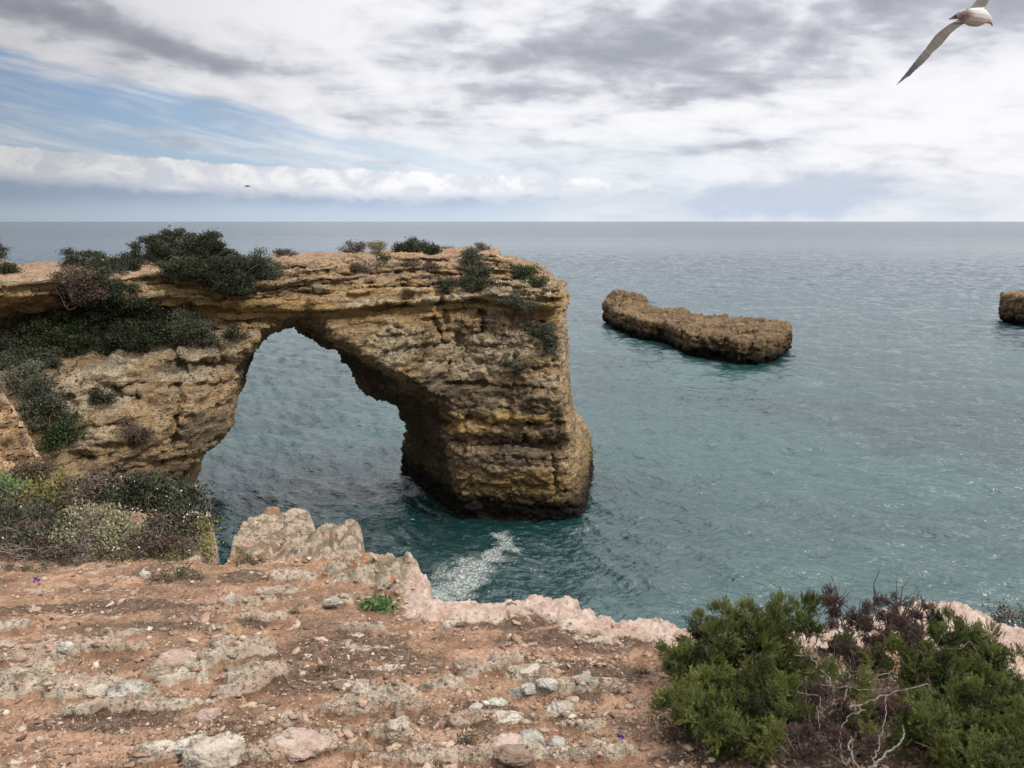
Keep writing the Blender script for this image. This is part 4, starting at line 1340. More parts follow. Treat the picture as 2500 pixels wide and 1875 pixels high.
# ------------------------------------------------------------------ shrubs on the arch and the cliff
G1 = "shrubs growing on the arch and cliff"
FS = [  # label, material, ellipses, leaf, density, twigs
    ("big dark green domed shrub crowning the arch, the tallest on the skyline", 'dark', [(300, 652, 46, 10), (325, 640, 52, 14), (385, 610, 50, 26), (438, 600, 56, 32), (500, 608, 54, 32), (548, 638, 42, 24), (470, 632, 80, 24), (480, 655, 80, 22), (590, 655, 46, 26), (530, 668, 50, 22)], .11, 10, 60),
    ("grey green loose shrub on the right shoulder of the big domed shrub", 'grey', [(615, 648, 38, 24), (645, 658, 34, 22), (655, 670, 26, 16)], .115, 6, 40),
    ("dark green shrub tongue hanging over the yellow rock below the domed shrub", 'dark', [(575, 690, 32, 22), (590, 712, 26, 18), (545, 690, 30, 18)], .115, 9, 10),
    ("dark shrub on the cliff rim left of the domed shrub", 'dark', [(180, 650, 34, 28), (215, 648, 40, 26), (255, 660, 40, 30), (285, 655, 24, 18)], .115, 7, 30),
    ("brownish shrub hanging below the cliff rim at the left", 'brown', [(180, 690, 38, 30), (210, 705, 34, 26), (165, 720, 24, 18)], .115, 7, 30),
    ("dark green shrub filling the cliff face under the rim shrub", 'dark', [(250, 700, 44, 34), (290, 725, 46, 30), (245, 745, 36, 24), (330, 745, 36, 26)], .12, 7.5, 20),
    ("large dark shrub in the middle of the cliff slope, its upper half", 'dark', [(220, 765, 40, 26), (260, 765, 50, 30), (300, 770, 50, 30), (355, 775, 40, 34)], .12, 7.5, 20),
    ("large dark shrub on the slope right above the pale rock ledge", 'dark', [(290, 815, 52, 34), (335, 825, 46, 32), (275, 845, 36, 20), (370, 815, 30, 28)], .115, 7.5, 20),
    ("mid green shrub with a sunlit green top on the left slope", 'mid', [(95, 785, 46, 22), (140, 795, 52, 28), (180, 812, 40, 28)], .13, 7, 15),
    ("dark shrub directly below the mid green shrub on the left slope", 'dark', [(95, 830, 60, 32), (150, 845, 50, 28), (195, 850, 36, 22)], .115, 7.5, 15),
    ("grey green rounded shrub at the right end of the shrub slope", 'grey', [(445, 805, 38, 32), (485, 815, 30, 30), (460, 838, 44, 20)], .13, 6, 40),
    ("small upright shrub between the dark slope shrubs and the grey green one", 'grey', [(388, 768, 18, 26), (402, 812, 16, 20)], .12, 6, 12),
    ("small dark green shrub alone on the rock beside the arch opening", 'dark', [(574, 813, 20, 17)], .11, 8, 10),
    ("grey shrub at the left edge of the photo halfway down the cliff", 'grey', [(15, 800, 30, 40), (30, 850, 34, 40), (10, 900, 30, 34)], .115, 7, 30),
    ("dark shrub filling the top of the gully", 'dark', [(60, 880, 44, 30), (100, 885, 44, 26), (130, 870, 34, 24)], .115, 7, 20),
    ("grey green shrub in the middle of the gully", 'grey', [(75, 930, 42, 34), (100, 975, 40, 40)], .13, 7, 30),
    ("dark green shrub at the bottom of the gully", 'mid', [(135, 1025, 40, 32), (160, 1060, 26, 26), (125, 1070, 24, 22)], .13, 7, 20),
    ("small dark shrub alone on the pitted cliff wall above the gully bottom", 'dark', [(236, 962, 30, 18)], .11, 8, 12),
    ("purplish brown dry shrub low on the cliff wall", 'brown', [(322, 1042, 30, 18), (345, 1056, 22, 12)], .11, 7, 30),
    ("brown dry shrub on the pale buttress at the lower left", 'brown', [(80, 1160, 40, 22), (105, 1140, 24, 14)], .11, 5, 40),
    ("dark shrub at the top left edge of the photo on the plateau", 'dark', [(-6, 640, 18, 30), (12, 668, 28, 20)], .115, 8, 10),
    ("dark green round shrub standing on top of the pillar, largest there", 'dark', [(1018, 612, 42, 22), (985, 614, 20, 13), (1050, 618, 26, 14)], .13, 9, 25),
    ("low brown scrub below the round shrub on the pillar top", 'brown', [(1030, 650, 38, 9), (1000, 645, 24, 8), (900, 652, 40, 8)], .11, 6, 20),
    ("small brownish green skyline shrub, left one of the pair near the arch middle", 'brown', [(872, 605, 22, 10), (845, 610, 14, 6)], .11, 7, 20),
    ("small brownish green skyline shrub, right one of the pair near the arch middle", 'olive', [(922, 602, 24, 11)], .10, 5, 25),
    ("tiny low tuft on the bare skyline just right of the domed shrub", 'brown', [(690, 614, 17, 8), (712, 618, 12, 4)], .09, 6, 16),
    ("small bright dark green shrub on the ledges below the skyline pair", 'mid', [(932, 632, 15, 10)], .11, 9, 5),
    ("tall greyish green shrub spilling down the right part of the pillar top", 'grey', [(1152, 640, 22, 26), (1168, 668, 26, 26), (1150, 620, 16, 12)], .12, 8, 30),
    ("low dark shrub spreading along the pale ledge under the tall greyish shrub", 'dark', [(1085, 698, 44, 12), (1135, 692, 34, 14), (1180, 696, 26, 10), (1215, 696, 18, 8)], .12, 7, 15),
    ("dark brown green shrub beside the square block at the pillar's upper right corner", 'mid', [(1262, 672, 22, 18), (1290, 668, 26, 18), (1312, 685, 18, 14)], .12, 7, 20),
    ("small grey shrub below the pale ledge at the right of the pillar", 'grey', [(1258, 730, 26, 15), (1292, 742, 20, 7)], .11, 8, 12),
    ("grey dark shrub patch on the right side of the pillar face", 'grey', [(1295, 796, 24, 14), (1335, 812, 22, 22), (1350, 845, 18, 20)], .11, 6, 15),
    ("small dark shrub low in the middle right of the pillar face", 'dark', [(1258, 895, 20, 12)], .11, 7, 8),
    ("brown tuft on the highest point at the right of the pillar top", 'brown', [(1176, 602, 14, 8)], .09, 6, 14),
    ("tiny pale brown tuft right of the round shrub on the skyline", 'brown', [(1094, 606, 10, 6)], .09, 6, 8),
]
for k, (lab, mk, el_, lf, dn, tw) in enumerate(FS):
    kx = 1.1 if el_[0][0] < 700 else 1.08
    el_ = [(q_[0], q_[1], q_[2] * kx, q_[3] * kx) for q_ in el_]
    shrub("shrub", lab, "shrub", LM[mk], el_, lf, dn * 2.6, tw * 2, 100 + k, group=G1, twr=0.014, twm=M_twigd if k % 2 else M_twig, hollow=0.35, depth=57)

# ------------------------------------------------------------------ shrubs behind the clifftop edge, lower left
G2 = "shrubs at the left of the clifftop"
NS = [
    ("dark green leafy shrub with small white flowers nearest the gap to the sea", 'dark', [(430, 1235, 92, 54, 7.4), (345, 1205, 80, 44, 7.9), (455, 1285, 50, 44, 6.9), (300, 1195, 50, 30, 8.2)], .030, 5.0, 190, 26),
    ("olive grey dry shrub in the middle of the left thicket", 'olive', [(235, 1275, 66, 44, 6.7), (185, 1325, 50, 40, 6.1), (270, 1335, 66, 40, 6.2), (320, 1300, 50, 34, 6.6)], .024, 3.6, 260, 14),
    ("brown tangled twiggy shrub beneath the dark leafy one", 'brown', [(410, 1325, 90, 48, 6.5), (340, 1350, 60, 30, 6.2), (450, 1350, 52, 32, 6.2)], .022, 2.4, 420, 6),
    ("dark grey shrub filling the left edge of the thicket", 'grey', [(50, 1290, 84, 60, 6.7), (125, 1310, 50, 44, 6.5), (10, 1240, 60, 44, 7.4)], .026, 4.0, 240, 14),
    ("purplish brown low shrub along the foot of the left thicket", 'brown', [(60, 1350, 90, 26, 6.0), (150, 1355, 60, 22, 5.9), (230, 1368, 60, 14, 5.75)], .020, 2.8, 300, 0),
    ("bright green juniper tuft at the left edge behind the thicket", 'bright', [(12, 1205, 30, 22, 8.3), (-20, 1190, 30, 24, 8.3)], .030, 6, 20, 0),
    ("yellowish olive shrub at the back left of the thicket with dry stalks", 'yellow', [(80, 1210, 50, 26, 8.4), (130, 1200, 50, 26, 8.5), (110, 1235, 60, 24, 7.8)], .030, 3.6, 160, 0),
    ("brown shrub with bare upright sticks at the back of the thicket", 'brown', [(215, 1195, 60, 30, 8.5), (180, 1230, 60, 30, 7.9), (250, 1180, 40, 20, 8.8)], .026, 3.6, 260, 0),
    ("yellow green low shrub at the front of the thicket", 'yellow', [(285, 1372, 56, 13, 5.8), (330, 1362, 34, 10, 5.8)], .018, 4, 60, 0),
    ("yellowish shrub hanging over the edge of the gap at the right of the thicket", 'yellow', [(492, 1290, 26, 24, 6.7), (486, 1330, 30, 24, 6.4), (478, 1362, 30, 16, 6.4), (440, 1372, 40, 12, 6.4)], .022, 4.5, 60, 0),
]
for k, (lab, mk, el_, lf, dn, tw, fl) in enumerate(NS):
    shrub("shrub", lab, "shrub", LM[mk], [(q_[0], q_[1], q_[2], q_[3], 5.55 + (1370 - q_[1]) / 190 * 0.80) for q_ in el_], lf, dn * 3.2, tw, 200 + k, group=G2, twr=0.0038, twm=M_twig, hollow=0.3, flowers=fl, up=0.5)
shrub("shrub", "brown and green wispy shrub on the pale rim at the right edge of the photo", "shrub", LM['brown'], [(2450, 1500, 40, 22, 4.5), (2490, 1520, 34, 30, 4.4), (2425, 1512, 20, 8, 4.55)], .014, 2.0, 110, 260, flowers=6, twr=.0018, twm=M_twigd)


def cushion(px, py, rx_, ry_, mk, label, seed, leaf=0.012, dn=5):
    c = on_ground(px, py)
    z, _, _ = ground_h(np.array([c[0]]), np.array([c[1]]))
    c[2] = z[0]
    s_ = np.linalg.norm(c - np.array([0, 0, EYE])) / FPX
    ra = np.array([rx_ * s_, ry_ * s_ * 1.3, ry_ * s_ * 0.75])
    t = thing("cushion_plant", c, label, "cushion plant", "low cushion plants on the clifftop")
    V_, F_, var = crown([(c + np.array([0, 0, ra[2] * .35]), ra)], leaf, dn, c, LEAF, 0.5, 0.6, 0.4, seed)
    obj("foliage", mk_mesh("foliage", V_, F_, attrs={'var': var}), LM[mk], t)
    tv, tf = twigs([(c + np.array([0, 0, ra[2] * .3]), ra)], c, 40, 0.0018, np.random.default_rng(seed))
    obj("stems", mk_mesh("stems", tv, tf), M_twigd, t)


cushion(450, 1412, 52, 20, 'mid', "dark green flat cushion plant at the edge of the bare soil below the thicket", 301)
cushion(385, 1422, 36, 16, 'grey', "greyish twiggy cushion plant touching the left side of the dark green flat one", 302)
cushion(603, 1376, 38, 20, 'mid', "round dark green cushion plant at the left foot of the rocky point", 303)
cushion(150, 1378, 42, 12, 'grey', "grey green flat cushion plant below the left thicket", 304)
cushion(60, 1392, 60, 10, 'grey', "thin grey green mat plant at the far left below the thicket", 305)
cushion(1140, 1826, 20, 20, 'dark', "small dark tuft between stones at the bottom middle", 306, .011, 6)
cushion(1640, 1800, 70, 34, 'brown', "low brown scrub at the left foot of the juniper", 307, .011, 3)
cushion(1755, 1830, 80, 30, 'brown', "dry brown scrub under the lower left branches of the juniper", 308, .011, 3)
cushion(1572, 1645, 18, 10, 'dark', "small blackish tuft just left of the juniper", 309, .009, 6)
cushion(2090, 1850, 120, 30, 'brown', "dead brown litter scrub under the middle of the juniper", 310, .011, 3)
cushion(786, 1640, 16, 14, 'yellow', "tiny yellow green grass tuft on dark soil", 311, .014, 3)
cushion(720, 1500, 16, 12, 'yellow', "tiny olive tuft below the rocky point", 312, .012, 3)

# leafy rosette plant with white flowers
c = on_ground(925, 1488); c[2] = ground_h(np.array([c[0]]), np.array([c[1]]))[0][0] + 0.01
t = thing("rosette_plant", c, "bright green leafy rosette plant with a few white flowers on the cliff edge", "plant")
n_ = 170
r0 = np.random.default_rng(5)
u = np.linspace(0, 1, 6)
prof = np.array([.06, .10, .16, .21, .19, .02])
lv = []
for k in range(6):
    lv += [[-prof[k], 0.05 * math.sin(u[k] * 3) + .06 * prof[k], u[k]], [0, -0.05 + .08 * u[k], u[k]], [prof[k], 0.05 * math.sin(u[k] * 3) + .06 * prof[k], u[k]]]
lv = np.array(lv)
lf_ = np.array([[3 * k, 3 * k + 1, 3 * k + 4, 3 * k + 3] for k in range(5)] + [[3 * k + 1, 3 * k + 2, 3 * k + 5, 3 * k + 4] for k in range(5)])
cen = np.stack([r0.normal(0, .052, n_), r0.normal(0, .03, n_), r0.uniform(-0.01, .02, n_)], 1)
cen[:, 0] += 0.02 * (np.arange(n_) % 3 - 1)
ph = r0.uniform(0, 6.28, n_)
dirs = np.stack([np.cos(ph), np.sin(ph), r0.uniform(0.15, 1.1, n_)], 1)
V_, F_, id_ = instance_merge(lv, lf_, cen, rot_to(dirs, math.pi / 2 + 0 * ph), r0.uniform(.035, .062, n_))
obj("foliage", mk_mesh("foliage", V_, F_, smooth=True, attrs={'var': r0.uniform(0.2, 1, n_)[id_]}), LM['bright'], t)
for k, (a, b_) in enumerate([(-.06, .02), (-.11, -.03), (.10, -.05), (.12, .0), (.02, .05)]):
    V_, F_, _i = instance_merge(lv * np.array([1.2, 1, 1]), lf_, np.array([[a, b_, .05]] * 8), rot_to(np.stack([np.cos(np.arange(8) * .785), np.sin(np.arange(8) * .785), .5 + 0 * np.arange(8)], 1), np.full(8, 1.57)), np.full(8, .010))
    obj("flower", mk_mesh("flower", V_, F_), M_white, t)

# irises
M_pur, nt_, b_ = material("purple_petals")
b_.inputs['Base Color'].default_value = (0.085, 0.028, 0.30, 1)
M_stem, nt_, b_ = material("flower_stem")
b_.inputs['Base Color'].default_value = (0.11, 0.09, 0.035, 1)


def iris(px, py, h_, s_, label, seed):
    r0 = np.random.default_rng(seed)
    c = on_ground(px, py); c[2] = ground_h(np.array([c[0]]), np.array([c[1]]))[0][0]
    t = thing("iris", c, label, "flower")
    top = np.array([-h_ * .32, 0, h_])
    tt_ = np.linspace(0, 1, 8)[:, None]
    pts = tt_ * top + np.sin(tt_ * 3.1) * np.array([.006, .004, 0])
    tv, tf = tubes([(pts, 0.0022), (np.array([[0, 0, 0], [h_ * .15, 0, h_ * .18], [h_ * .3, .01, h_ * .42]]), [0.002, .0015, .0006])], 5)
    obj("stem", mk_mesh("stem", tv, tf), M_stem, t)
    ph = np.concatenate([np.arange(3) * 2.09 + .3, np.arange(3) * 2.09 + 1.35])
    dz_ = np.concatenate([np.full(3, -.45), np.full(3, 1.0)])
    dirs = np.stack([np.cos(ph), np.sin(ph), dz_], 1)
    V_, F_, _i = instance_merge(lv * np.array([1.5, 1.6, 1]), lf_, np.repeat(top[None], 6, 0), rot_to(dirs, np.full(6, 1.57)), np.array([1.15, 1.15, 1.15, .85, .85, .85]) * s_)
    V_ += 0.0006 * r0.normal(size=V_.shape)
    obj("petals", mk_mesh("petals", V_, F_, smooth=True), M_pur, t)


iris(1524, 1832, .052, .017, "single purple iris on a brown stem in the foreground soil left of the juniper", 1)
iris(96, 1432, .050, .024, "purple iris near the left edge below the thicket", 2)
iris(101, 1455, .012, .014, "low faded purple bloom on the soil beneath the left iris", 3)
c = on_ground(1562, 1825); c[2] = ground_h(np.array([c[0]]), np.array([c[1]]))[0][0]
tv, tf = tubes([(np.array([[0, 0, 0], [.002, 0, .03], [.001, 0, .058]]), [.002, .0018, .001]), (np.array([[0, 0, .002], [-.012, 0, .01], [-.02, 0, .02]]), .0014), (np.array([[0, 0, .022], [.013, 0, .026]]), .0012), (np.array([[0, 0, .034], [.012, .0, .04]]), .001)], 5)
tag(obj("dry_plant", mk_mesh("dry_plant", tv, tf), M_stem, loc=c), "dry branched brown stem standing right of the purple iris", "plant stem")
c = on_ground(903, 1692); c[2] = ground_h(np.array([c[0]]), np.array([c[1]]))[0][0] + .008
tv, tf = tubes([(np.array([[.003, 0, 0], [.006, 0, .02], [0, .01, .03], [-.016, .01, .022]]), [.004, .0038, .003, .0015])], 6)
tag(obj("dry_twig", mk_mesh("dry_twig", tv, tf), M_grey, loc=c), "short pale bent twig lying on dark soil above the white slab", "twig")

# ------------------------------------------------------------------ stones
ST = [(1230, 1815, 50, 44, 'pink', "large pink stone with a smooth slanted face, biggest of the foreground stones", .5, .7),
      (1292, 1800, 42, 34, 'grey', "grey lichen covered half of the split boulder beside the large pink stone", .0, .8),
      (1240, 1752, 34, 18, 'pale', "pale rounded stone just above the large pink stone", 0, .7),
      (1208, 1724, 26, 14, 'grey', "grey pitted stone above the pale rounded one", 0, .7),
      (1163, 1732, 18, 9, 'grey', "small grey stone left of the grey pitted one", .2, .7),
      (1365, 1727, 34, 22, 'pale', "whitish knobbly stone at the centre right of the bare ground", .1, .8),
      (1258, 1692, 22, 18, 'grey', "speckled grey white stone leaning upright in the stone cluster", 0, .8),
      (1335, 1700, 24, 13, 'grey', "grey white knobbly stone above the whitish one", 0, .8),
      (1292, 1702, 18, 11, 'grey', "small pale grey stone in the middle of the stone cluster", 0, .8),
      (1396, 1708, 16, 10, 'pale', "small round whitish stone at the right end of the cluster", 0, .8),
      (1280, 1652, 36, 15, 'pale', "flat whitish stone at the top of the stone cluster", .2, .6),
      (1325, 1832, 28, 20, 'grey', "grey stone right below the split boulder", 0, .8),
      (1255, 1860, 40, 16, 'brown', "brownish stone cut by the bottom edge below the large pink stone", 0, .8),
      (1362, 1808, 20, 20, 'grey', "grey white upright stone right of the split boulder", 0, .8),
      (1388, 1828, 18, 14, 'grey', "small grey stone lying right of the upright one", 0, .8),
      (966, 1796, 30, 20, 'pale', "cream rounded stone at the lower middle", .2, .8),
      (986, 1786, 16, 9, 'pale', "small cream stone leaning on the cream rounded one", .2, .8),
      (847, 1674, 9, 7, 'pale', "single small cream stone on the dark soil", 0, .9),
      (525, 1846, 60, 30, 'pale', "big pale pitted stone at the bottom left", .2, .8),
      (470, 1832, 36, 20, 'grey', "greyish stone touching the upper left of the big pale pitted one", .3, .7),
      (392, 1850, 32, 15, 'pale', "flat pale stone left of the big pale pitted one", .3, .6),
      (320, 1690, 46, 24, 'grey', "long grey slab stone with a shaded underside in the left rock band", .5, .55),
      (240, 1692, 28, 14, 'pale', "pale stone at the lower left end of the rock band", .3, .7),
      (430, 1620, 46, 30, 'pink', "broad smooth pinkish slab standing up in the left rock band", .6, .5),
      (510, 1738, 26, 18, 'pink', "pinkish stone below the left rock band", .2, .8),
      (165, 1604, 20, 11, 'grey', "small grey stone in the upper part of the left rock band", 0, .8),
      (560, 1612, 28, 14, 'pale', "pale lumpy stone at the upper right of the left rock band", .2, .7),
      (610, 1622, 26, 16, 'grey', "white grey knobbly stone right end of the left rock band", 0, .7),
      (730, 1824, 70, 26, 'pink', "broad flat pinkish grey slab at the bottom centre left", .1, .7),
      (850, 1775, 12, 9, 'brown', "small rusty brown stone above the cream rounded one", .1, .8),
      (815, 1478, 26, 14, 'grey', "grey stone with orange lichen left of the rosette plant", .0, .7),
      (870, 1548, 26, 8, 'pale', "flat yellowish stone on dark soil in the middle of the clifftop", .1, .6),
      (1100, 1524, 24, 8, 'pale', "flat pale stone near the cliff rim at centre", .1, .6),
      (355, 1402, 22, 10, 'pale', "white curved stone beside the twiggy cushion plant", -.6, .4),
      (1245, 1490, 16, 9, 'brown', "brown stone on the pink rim of the cliff edge", 0, .8),
      (1156, 1492, 9, 6, 'pale', "small yellowish stone on the cliff edge", 0, .8),
      (1420, 1655, 22, 13, 'grey', "grey stone on bare sand right of the cluster top", .2, .8),
      (1450, 1668, 16, 9, 'grey', "small grey stone next to the one on bare sand", .2, .8)]
for k, s_ in enumerate(ST):
    stone(s_[0], s_[1], s_[2], s_[3], s_[4], s_[5], s_[6], s_[7], seed=k + 1)

# ------------------------------------------------------------------ juniper
# sprig template: stem with alternate scale-leaf twiglets
r0 = np.random.default_rng(21)
sv_, sf_, st_ = [], [], []


def blade(a, d, l, wd, tipv):
    d = d / np.linalg.norm(d)
    x = np.cross(d, [0.2, 0.4, 0.9]); x /= np.linalg.norm(x); y = np.cross(d, x)
    for ax_ in (x, y):
        o = len(sv_)
        sv_.extend([a, a + d * l * .45 + ax_ * wd, a + d * l, a + d * l * .45 - ax_ * wd])
        st_.extend([0.2 + tipv * .3, .5 * tipv + .2, tipv, .5 * tipv + .2])
        sf_.append([o, o + 1, o + 2, o + 3])


for k in range(13):
    u_ = k / 13
    a = np.array([0.06 * math.sin(u_ * 4), 0.05 * math.cos(u_ * 3) - .05, u_ * .9])
    ph = k * 2.4
    d = np.array([math.cos(ph), math.sin(ph), 1.0 + .6 * u_])
    blade(a, d, .36 * (1 - .45 * u_), .046, u_)
    if k % 2 == 0:
        d2 = d + r0.normal(size=3) * .5
        blade(a + d / np.linalg.norm(d) * .13, d2, .22, .030, u_)
blade(np.array([0, 0, .8]), np.array([.05, 0, 1]), .35, .036, 1.0)
SV, SF, STT = np.array(sv_), np.array(sf_), np.array(st_)


GLX = 0.88
def jY(py): return 2.46 + (1875 - py) / 435 * 1.16


def sprigs(lobes, per, size, seed, back=0.0, thin=1.0):
    r_ = np.random.default_rng(seed)
    Pp, Dd, Vv, Ss = [], [], [], []
    for lb in lobes:
        px, py, rx_, ry_ = lb[:4]
        if px < 1760:
            px += 12; rx_ *= GLX
        Yd = (lb[4] if len(lb) > 4 else jY(py)) + r_.uniform(-.06, .06)
        c = P(px, py, Yd)
        s_ = np.linalg.norm(c - np.array([0, 0, EYE])) / FPX
        ra = np.array([rx_ * s_, .5 * (rx_ + ry_) * s_, ry_ * s_])
        # sub-clumps
        nc = max(4, int(rx_ * ry_ / 230))
        d = r_.normal(size=(nc, 3)); d /= np.linalg.norm(d, axis=1)[:, None]
        cc = d * (r_.uniform(.25, 1.0, nc) ** .5)[:, None]
        n = int(per * rx_ * ry_ / 2200)
        k = r_.integers(0, nc, n)
        q = cc[k] * ra + r_.normal(size=(n, 3)) * size * .44
        Pp.append(c + q)
        Dd.append(cc[k] * 1.2 + np.array([0, 0, .75]) + r_.normal(size=(n, 3)) * .5)
        Vv.append(np.clip(.05 + .62 * r_.uniform(0, 1, nc)[k] + .25 * r_.uniform(size=n) + .15 * cc[k][:, 2] + r_.normal() * .12, 0, 1))
        Ss.append(size * r_.uniform(.6, 1.25, n))
    return np.concatenate(Pp), np.concatenate(Dd), np.concatenate(Vv), np.concatenate(Ss)


GL = [(1790, 1498, 36, 26), (1850, 1518, 52, 34), (1815, 1545, 60, 36), (1925, 1500, 48, 30), (1970, 1496, 30, 28), (1740, 1560, 46, 30), (1700, 1530, 22, 18), (1900, 1545, 56, 34), (1965, 1540, 46, 30),
      (1635, 1595, 36, 24), (1680, 1620, 56, 36), (1625, 1640, 30, 26), (1760, 1600, 60, 40), (1840, 1595, 60, 40), (1915, 1600, 46, 32), (1650, 1690, 44, 34), (1625, 1725, 30, 24), (1720, 1680, 56, 42), (1700, 1740, 56, 34),
      (1800, 1665, 56, 42), (1780, 1740, 56, 38), (1870, 1670, 50, 40), (1860, 1730, 56, 40), (1740, 1780, 36, 26), (1850, 1795, 52, 36), (1890, 1820, 36, 24), (1930, 1690, 44, 34), (1945, 1740, 36, 26), (1900, 1640, 40, 28), (2030, 1575, 44, 24), (1995, 1640, 34, 18),
      (2325, 1535, 44, 28), (2290, 1565, 44, 26), (2360, 1550, 36, 22), (2275, 1600, 44, 24), (2350, 1590, 50, 28), (2420, 1590, 40, 20), (2455, 1600, 22, 14), (2410, 1625, 40, 20),
      (2170, 1620, 44, 22), (2230, 1625, 52, 24), (2290, 1640, 56, 24), (2340, 1650, 56, 30), (2400, 1665, 50, 32), (2300, 1690, 60, 26), (2370, 1715, 60, 36), (2430, 1720, 40, 36), (2470, 1745, 40, 40), (2490, 1700, 34, 26),
      (2090, 1780, 40, 22), (2120, 1760, 30, 22), (2070, 1660, 36, 14), (2240, 1770, 50, 26), (2290, 1780, 50, 30), (2350, 1790, 56, 36), (2420, 1800, 60, 40), (2490, 1810, 50, 44), (2380, 1850, 70, 30), (2470, 1865, 60, 34), (2300, 1840, 44, 24), (2240, 1700, 30, 14), (2545, 1780, 50, 60), (2540, 1860, 50, 40), (2440, 1920, 90, 40)]
DL = [(2035, 1462, 20, 22), (2045, 1490, 32, 24), (2070, 1515, 34, 22), (2095, 1495, 22, 22), (2135, 1470, 16, 20), (2115, 1510, 26, 22), (2160, 1505, 26, 24), (2195, 1470, 26, 12), (2205, 1500, 22, 18), (2245, 1500, 28, 18),
      (2180, 1530, 40, 22), (2230, 1530, 34, 20), (2130, 1545, 44, 24), (2065, 1550, 36, 24), (2170, 1570, 50, 26), (2110, 1585, 44, 26), (2220, 1565, 34, 20), (2050, 1600, 30, 24), (2100, 1630, 50, 26), (2020, 1700, 30, 26), (2050, 1770, 44, 36), (2090, 1815, 40, 26), (1990, 1770, 44, 30), (2200, 1740, 44, 30), (1960, 1830, 60, 30)]
base = on_ground(2050, 1850) + np.array([0, 0, -0.01])
base[2] = ground_h(np.array([base[0]]), np.array([base[1]]))[0][0]
jt = thing("juniper", base, "large green juniper bush with dead purplish part and bare grey branches at lower right", "bush")
r0 = np.random.default_rng(8)
GL2 = GL + [(a + r0.normal() * 22, b_ + 6, c_ * 1.1, d__ * 1.05, jY(b_) + .10) for a, b_, c_, d__ in GL if not 1960 < a < 2140] + [(2085, 1700, 40, 16), (2150, 1800, 36, 16), (1990, 1700, 30, 18), (2200, 1590, 40, 18)]
p_, d_, v_, s_ = sprigs(GL2, 400, .033, 61)
V_, F_, id_ = instance_merge(SV, SF, p_ - base, rot_to(d_, np.random.default_rng(1).uniform(0, 6.28, len(p_))), s_)
obj("foliage", mk_mesh("foliage", V_, F_, attrs={'var': v_[id_], 'tip': np.tile(STT, len(p_)) * np.repeat(np.random.default_rng(9).uniform(0, 1, len(p_)) ** .6, len(STT))}), LM['jun'], jt)
p_, d_, v_, s_ = sprigs(DL, 430, .029, 62)
V_, F_, id_ = instance_merge(SV, SF, p_ - base, rot_to(d_, np.random.default_rng(2).uniform(0, 6.28, len(p_))), s_)
do = obj("dead_foliage", mk_mesh("dead_foliage", V_, F_, attrs={'var': v_[id_], 'tip': np.tile(STT, len(p_))}), LM['dead'], jt)
do['label'] = "dead purplish brown foliage at the top middle of the bush"
BR = [([(2022, 1745), (2060, 1728), (2108, 1718), (2140, 1706), (2173, 1692), (2215, 1684), (2259, 1671)], 10, 4, -.10),
      ([(1958, 1546), (1963, 1575), (1967, 1593), (2001, 1632), (2022, 1650), (2031, 1675)], 3.5, 7, -.08),
      ([(1936, 1598), (1960, 1602), (1978, 1606)], 4, 5, -.08),
      ([(1980, 1602), (1992, 1592), (1998, 1582)], 3, 1.5, -.08),
      ([(2164, 1700), (2163, 1740), (2158, 1778), (2147, 1800), (2147, 1821)], 3, 4, -.16),
      ([(2203, 1770), (2209, 1792), (2200, 1812), (2173, 1838), (2138, 1862), (2112, 1885)], 4, 8, -.22),
      ([(2147, 1821), (2134, 1842), (2138, 1866), (2120, 1884)], 4, 6, -.22),
      ([(2078, 1802), (2072, 1822), (2080, 1848), (2100, 1872), (2095, 1890)], 6, 7, -.2),
      ([(2112, 1733), (2070, 1752), (2056, 1775), (2052, 1795)], 4, 2, -.12),
      ([(2000, 1670), (2065, 1680), (2110, 1684), (2160, 1688)], 3, 3, -.08),
      ([(2130, 1660), (2160, 1658), (2190, 1662)], 3, 2, -.08),
      ([(1945, 1690), (1975, 1696), (2005, 1698), (1998, 1740), (2000, 1780)], 4, 2, -.12),
      ([(2035, 1640), (2055, 1660), (2075, 1672)], 2, 2, -.08),
      ([(2225, 1720), (2238, 1745), (2245, 1760)], 2.5, 2, -.12),
      ([(2050, 1815), (2050, 1808), (2054, 1838), (2080, 1830), (2078, 1798)], 2, 3, -.18),
      ([(2035, 1675), (2030, 1740), (2040, 1800), (2060, 1870)], 8, 14, .05),
      ([(2060, 1870), (2150, 1780), (2240, 1720), (2330, 1660), (2350, 1590)], 14, 4, .08),
      ([(2060, 1870), (1960, 1800), (1860, 1720), (1770, 1640), (1740, 1570)], 13, 3, .10),
      ([(2050, 1800), (1960, 1700), (1900, 1600), (1860, 1520)], 9, 3, .10),
      ([(2050, 1760), (2080, 1640), (2070, 1560), (2050, 1500), (2038, 1448)], 8, 2, .02),
      ([(2075, 1640), (2120, 1570), (2150, 1520), (2190, 1466)], 5, 2, .0),
      ([(2090, 1620), (2150, 1560), (2200, 1530), (2245, 1490)], 5, 2, .02),
      ([(2100, 1600), (2125, 1540), (2138, 1460)], 4, 1.5, .0),
      ([(2060, 1600), (2040, 1570), (2018, 1560)], 3, 2, .0),
      ([(2180, 1640), (2155, 1648), (2120, 1668)], 3, 5, -.06),
      ([(2340, 1585), (2370, 1560), (2385, 1600)], 2, 2, -.1)]
paths = []
r0 = np.random.default_rng(77)
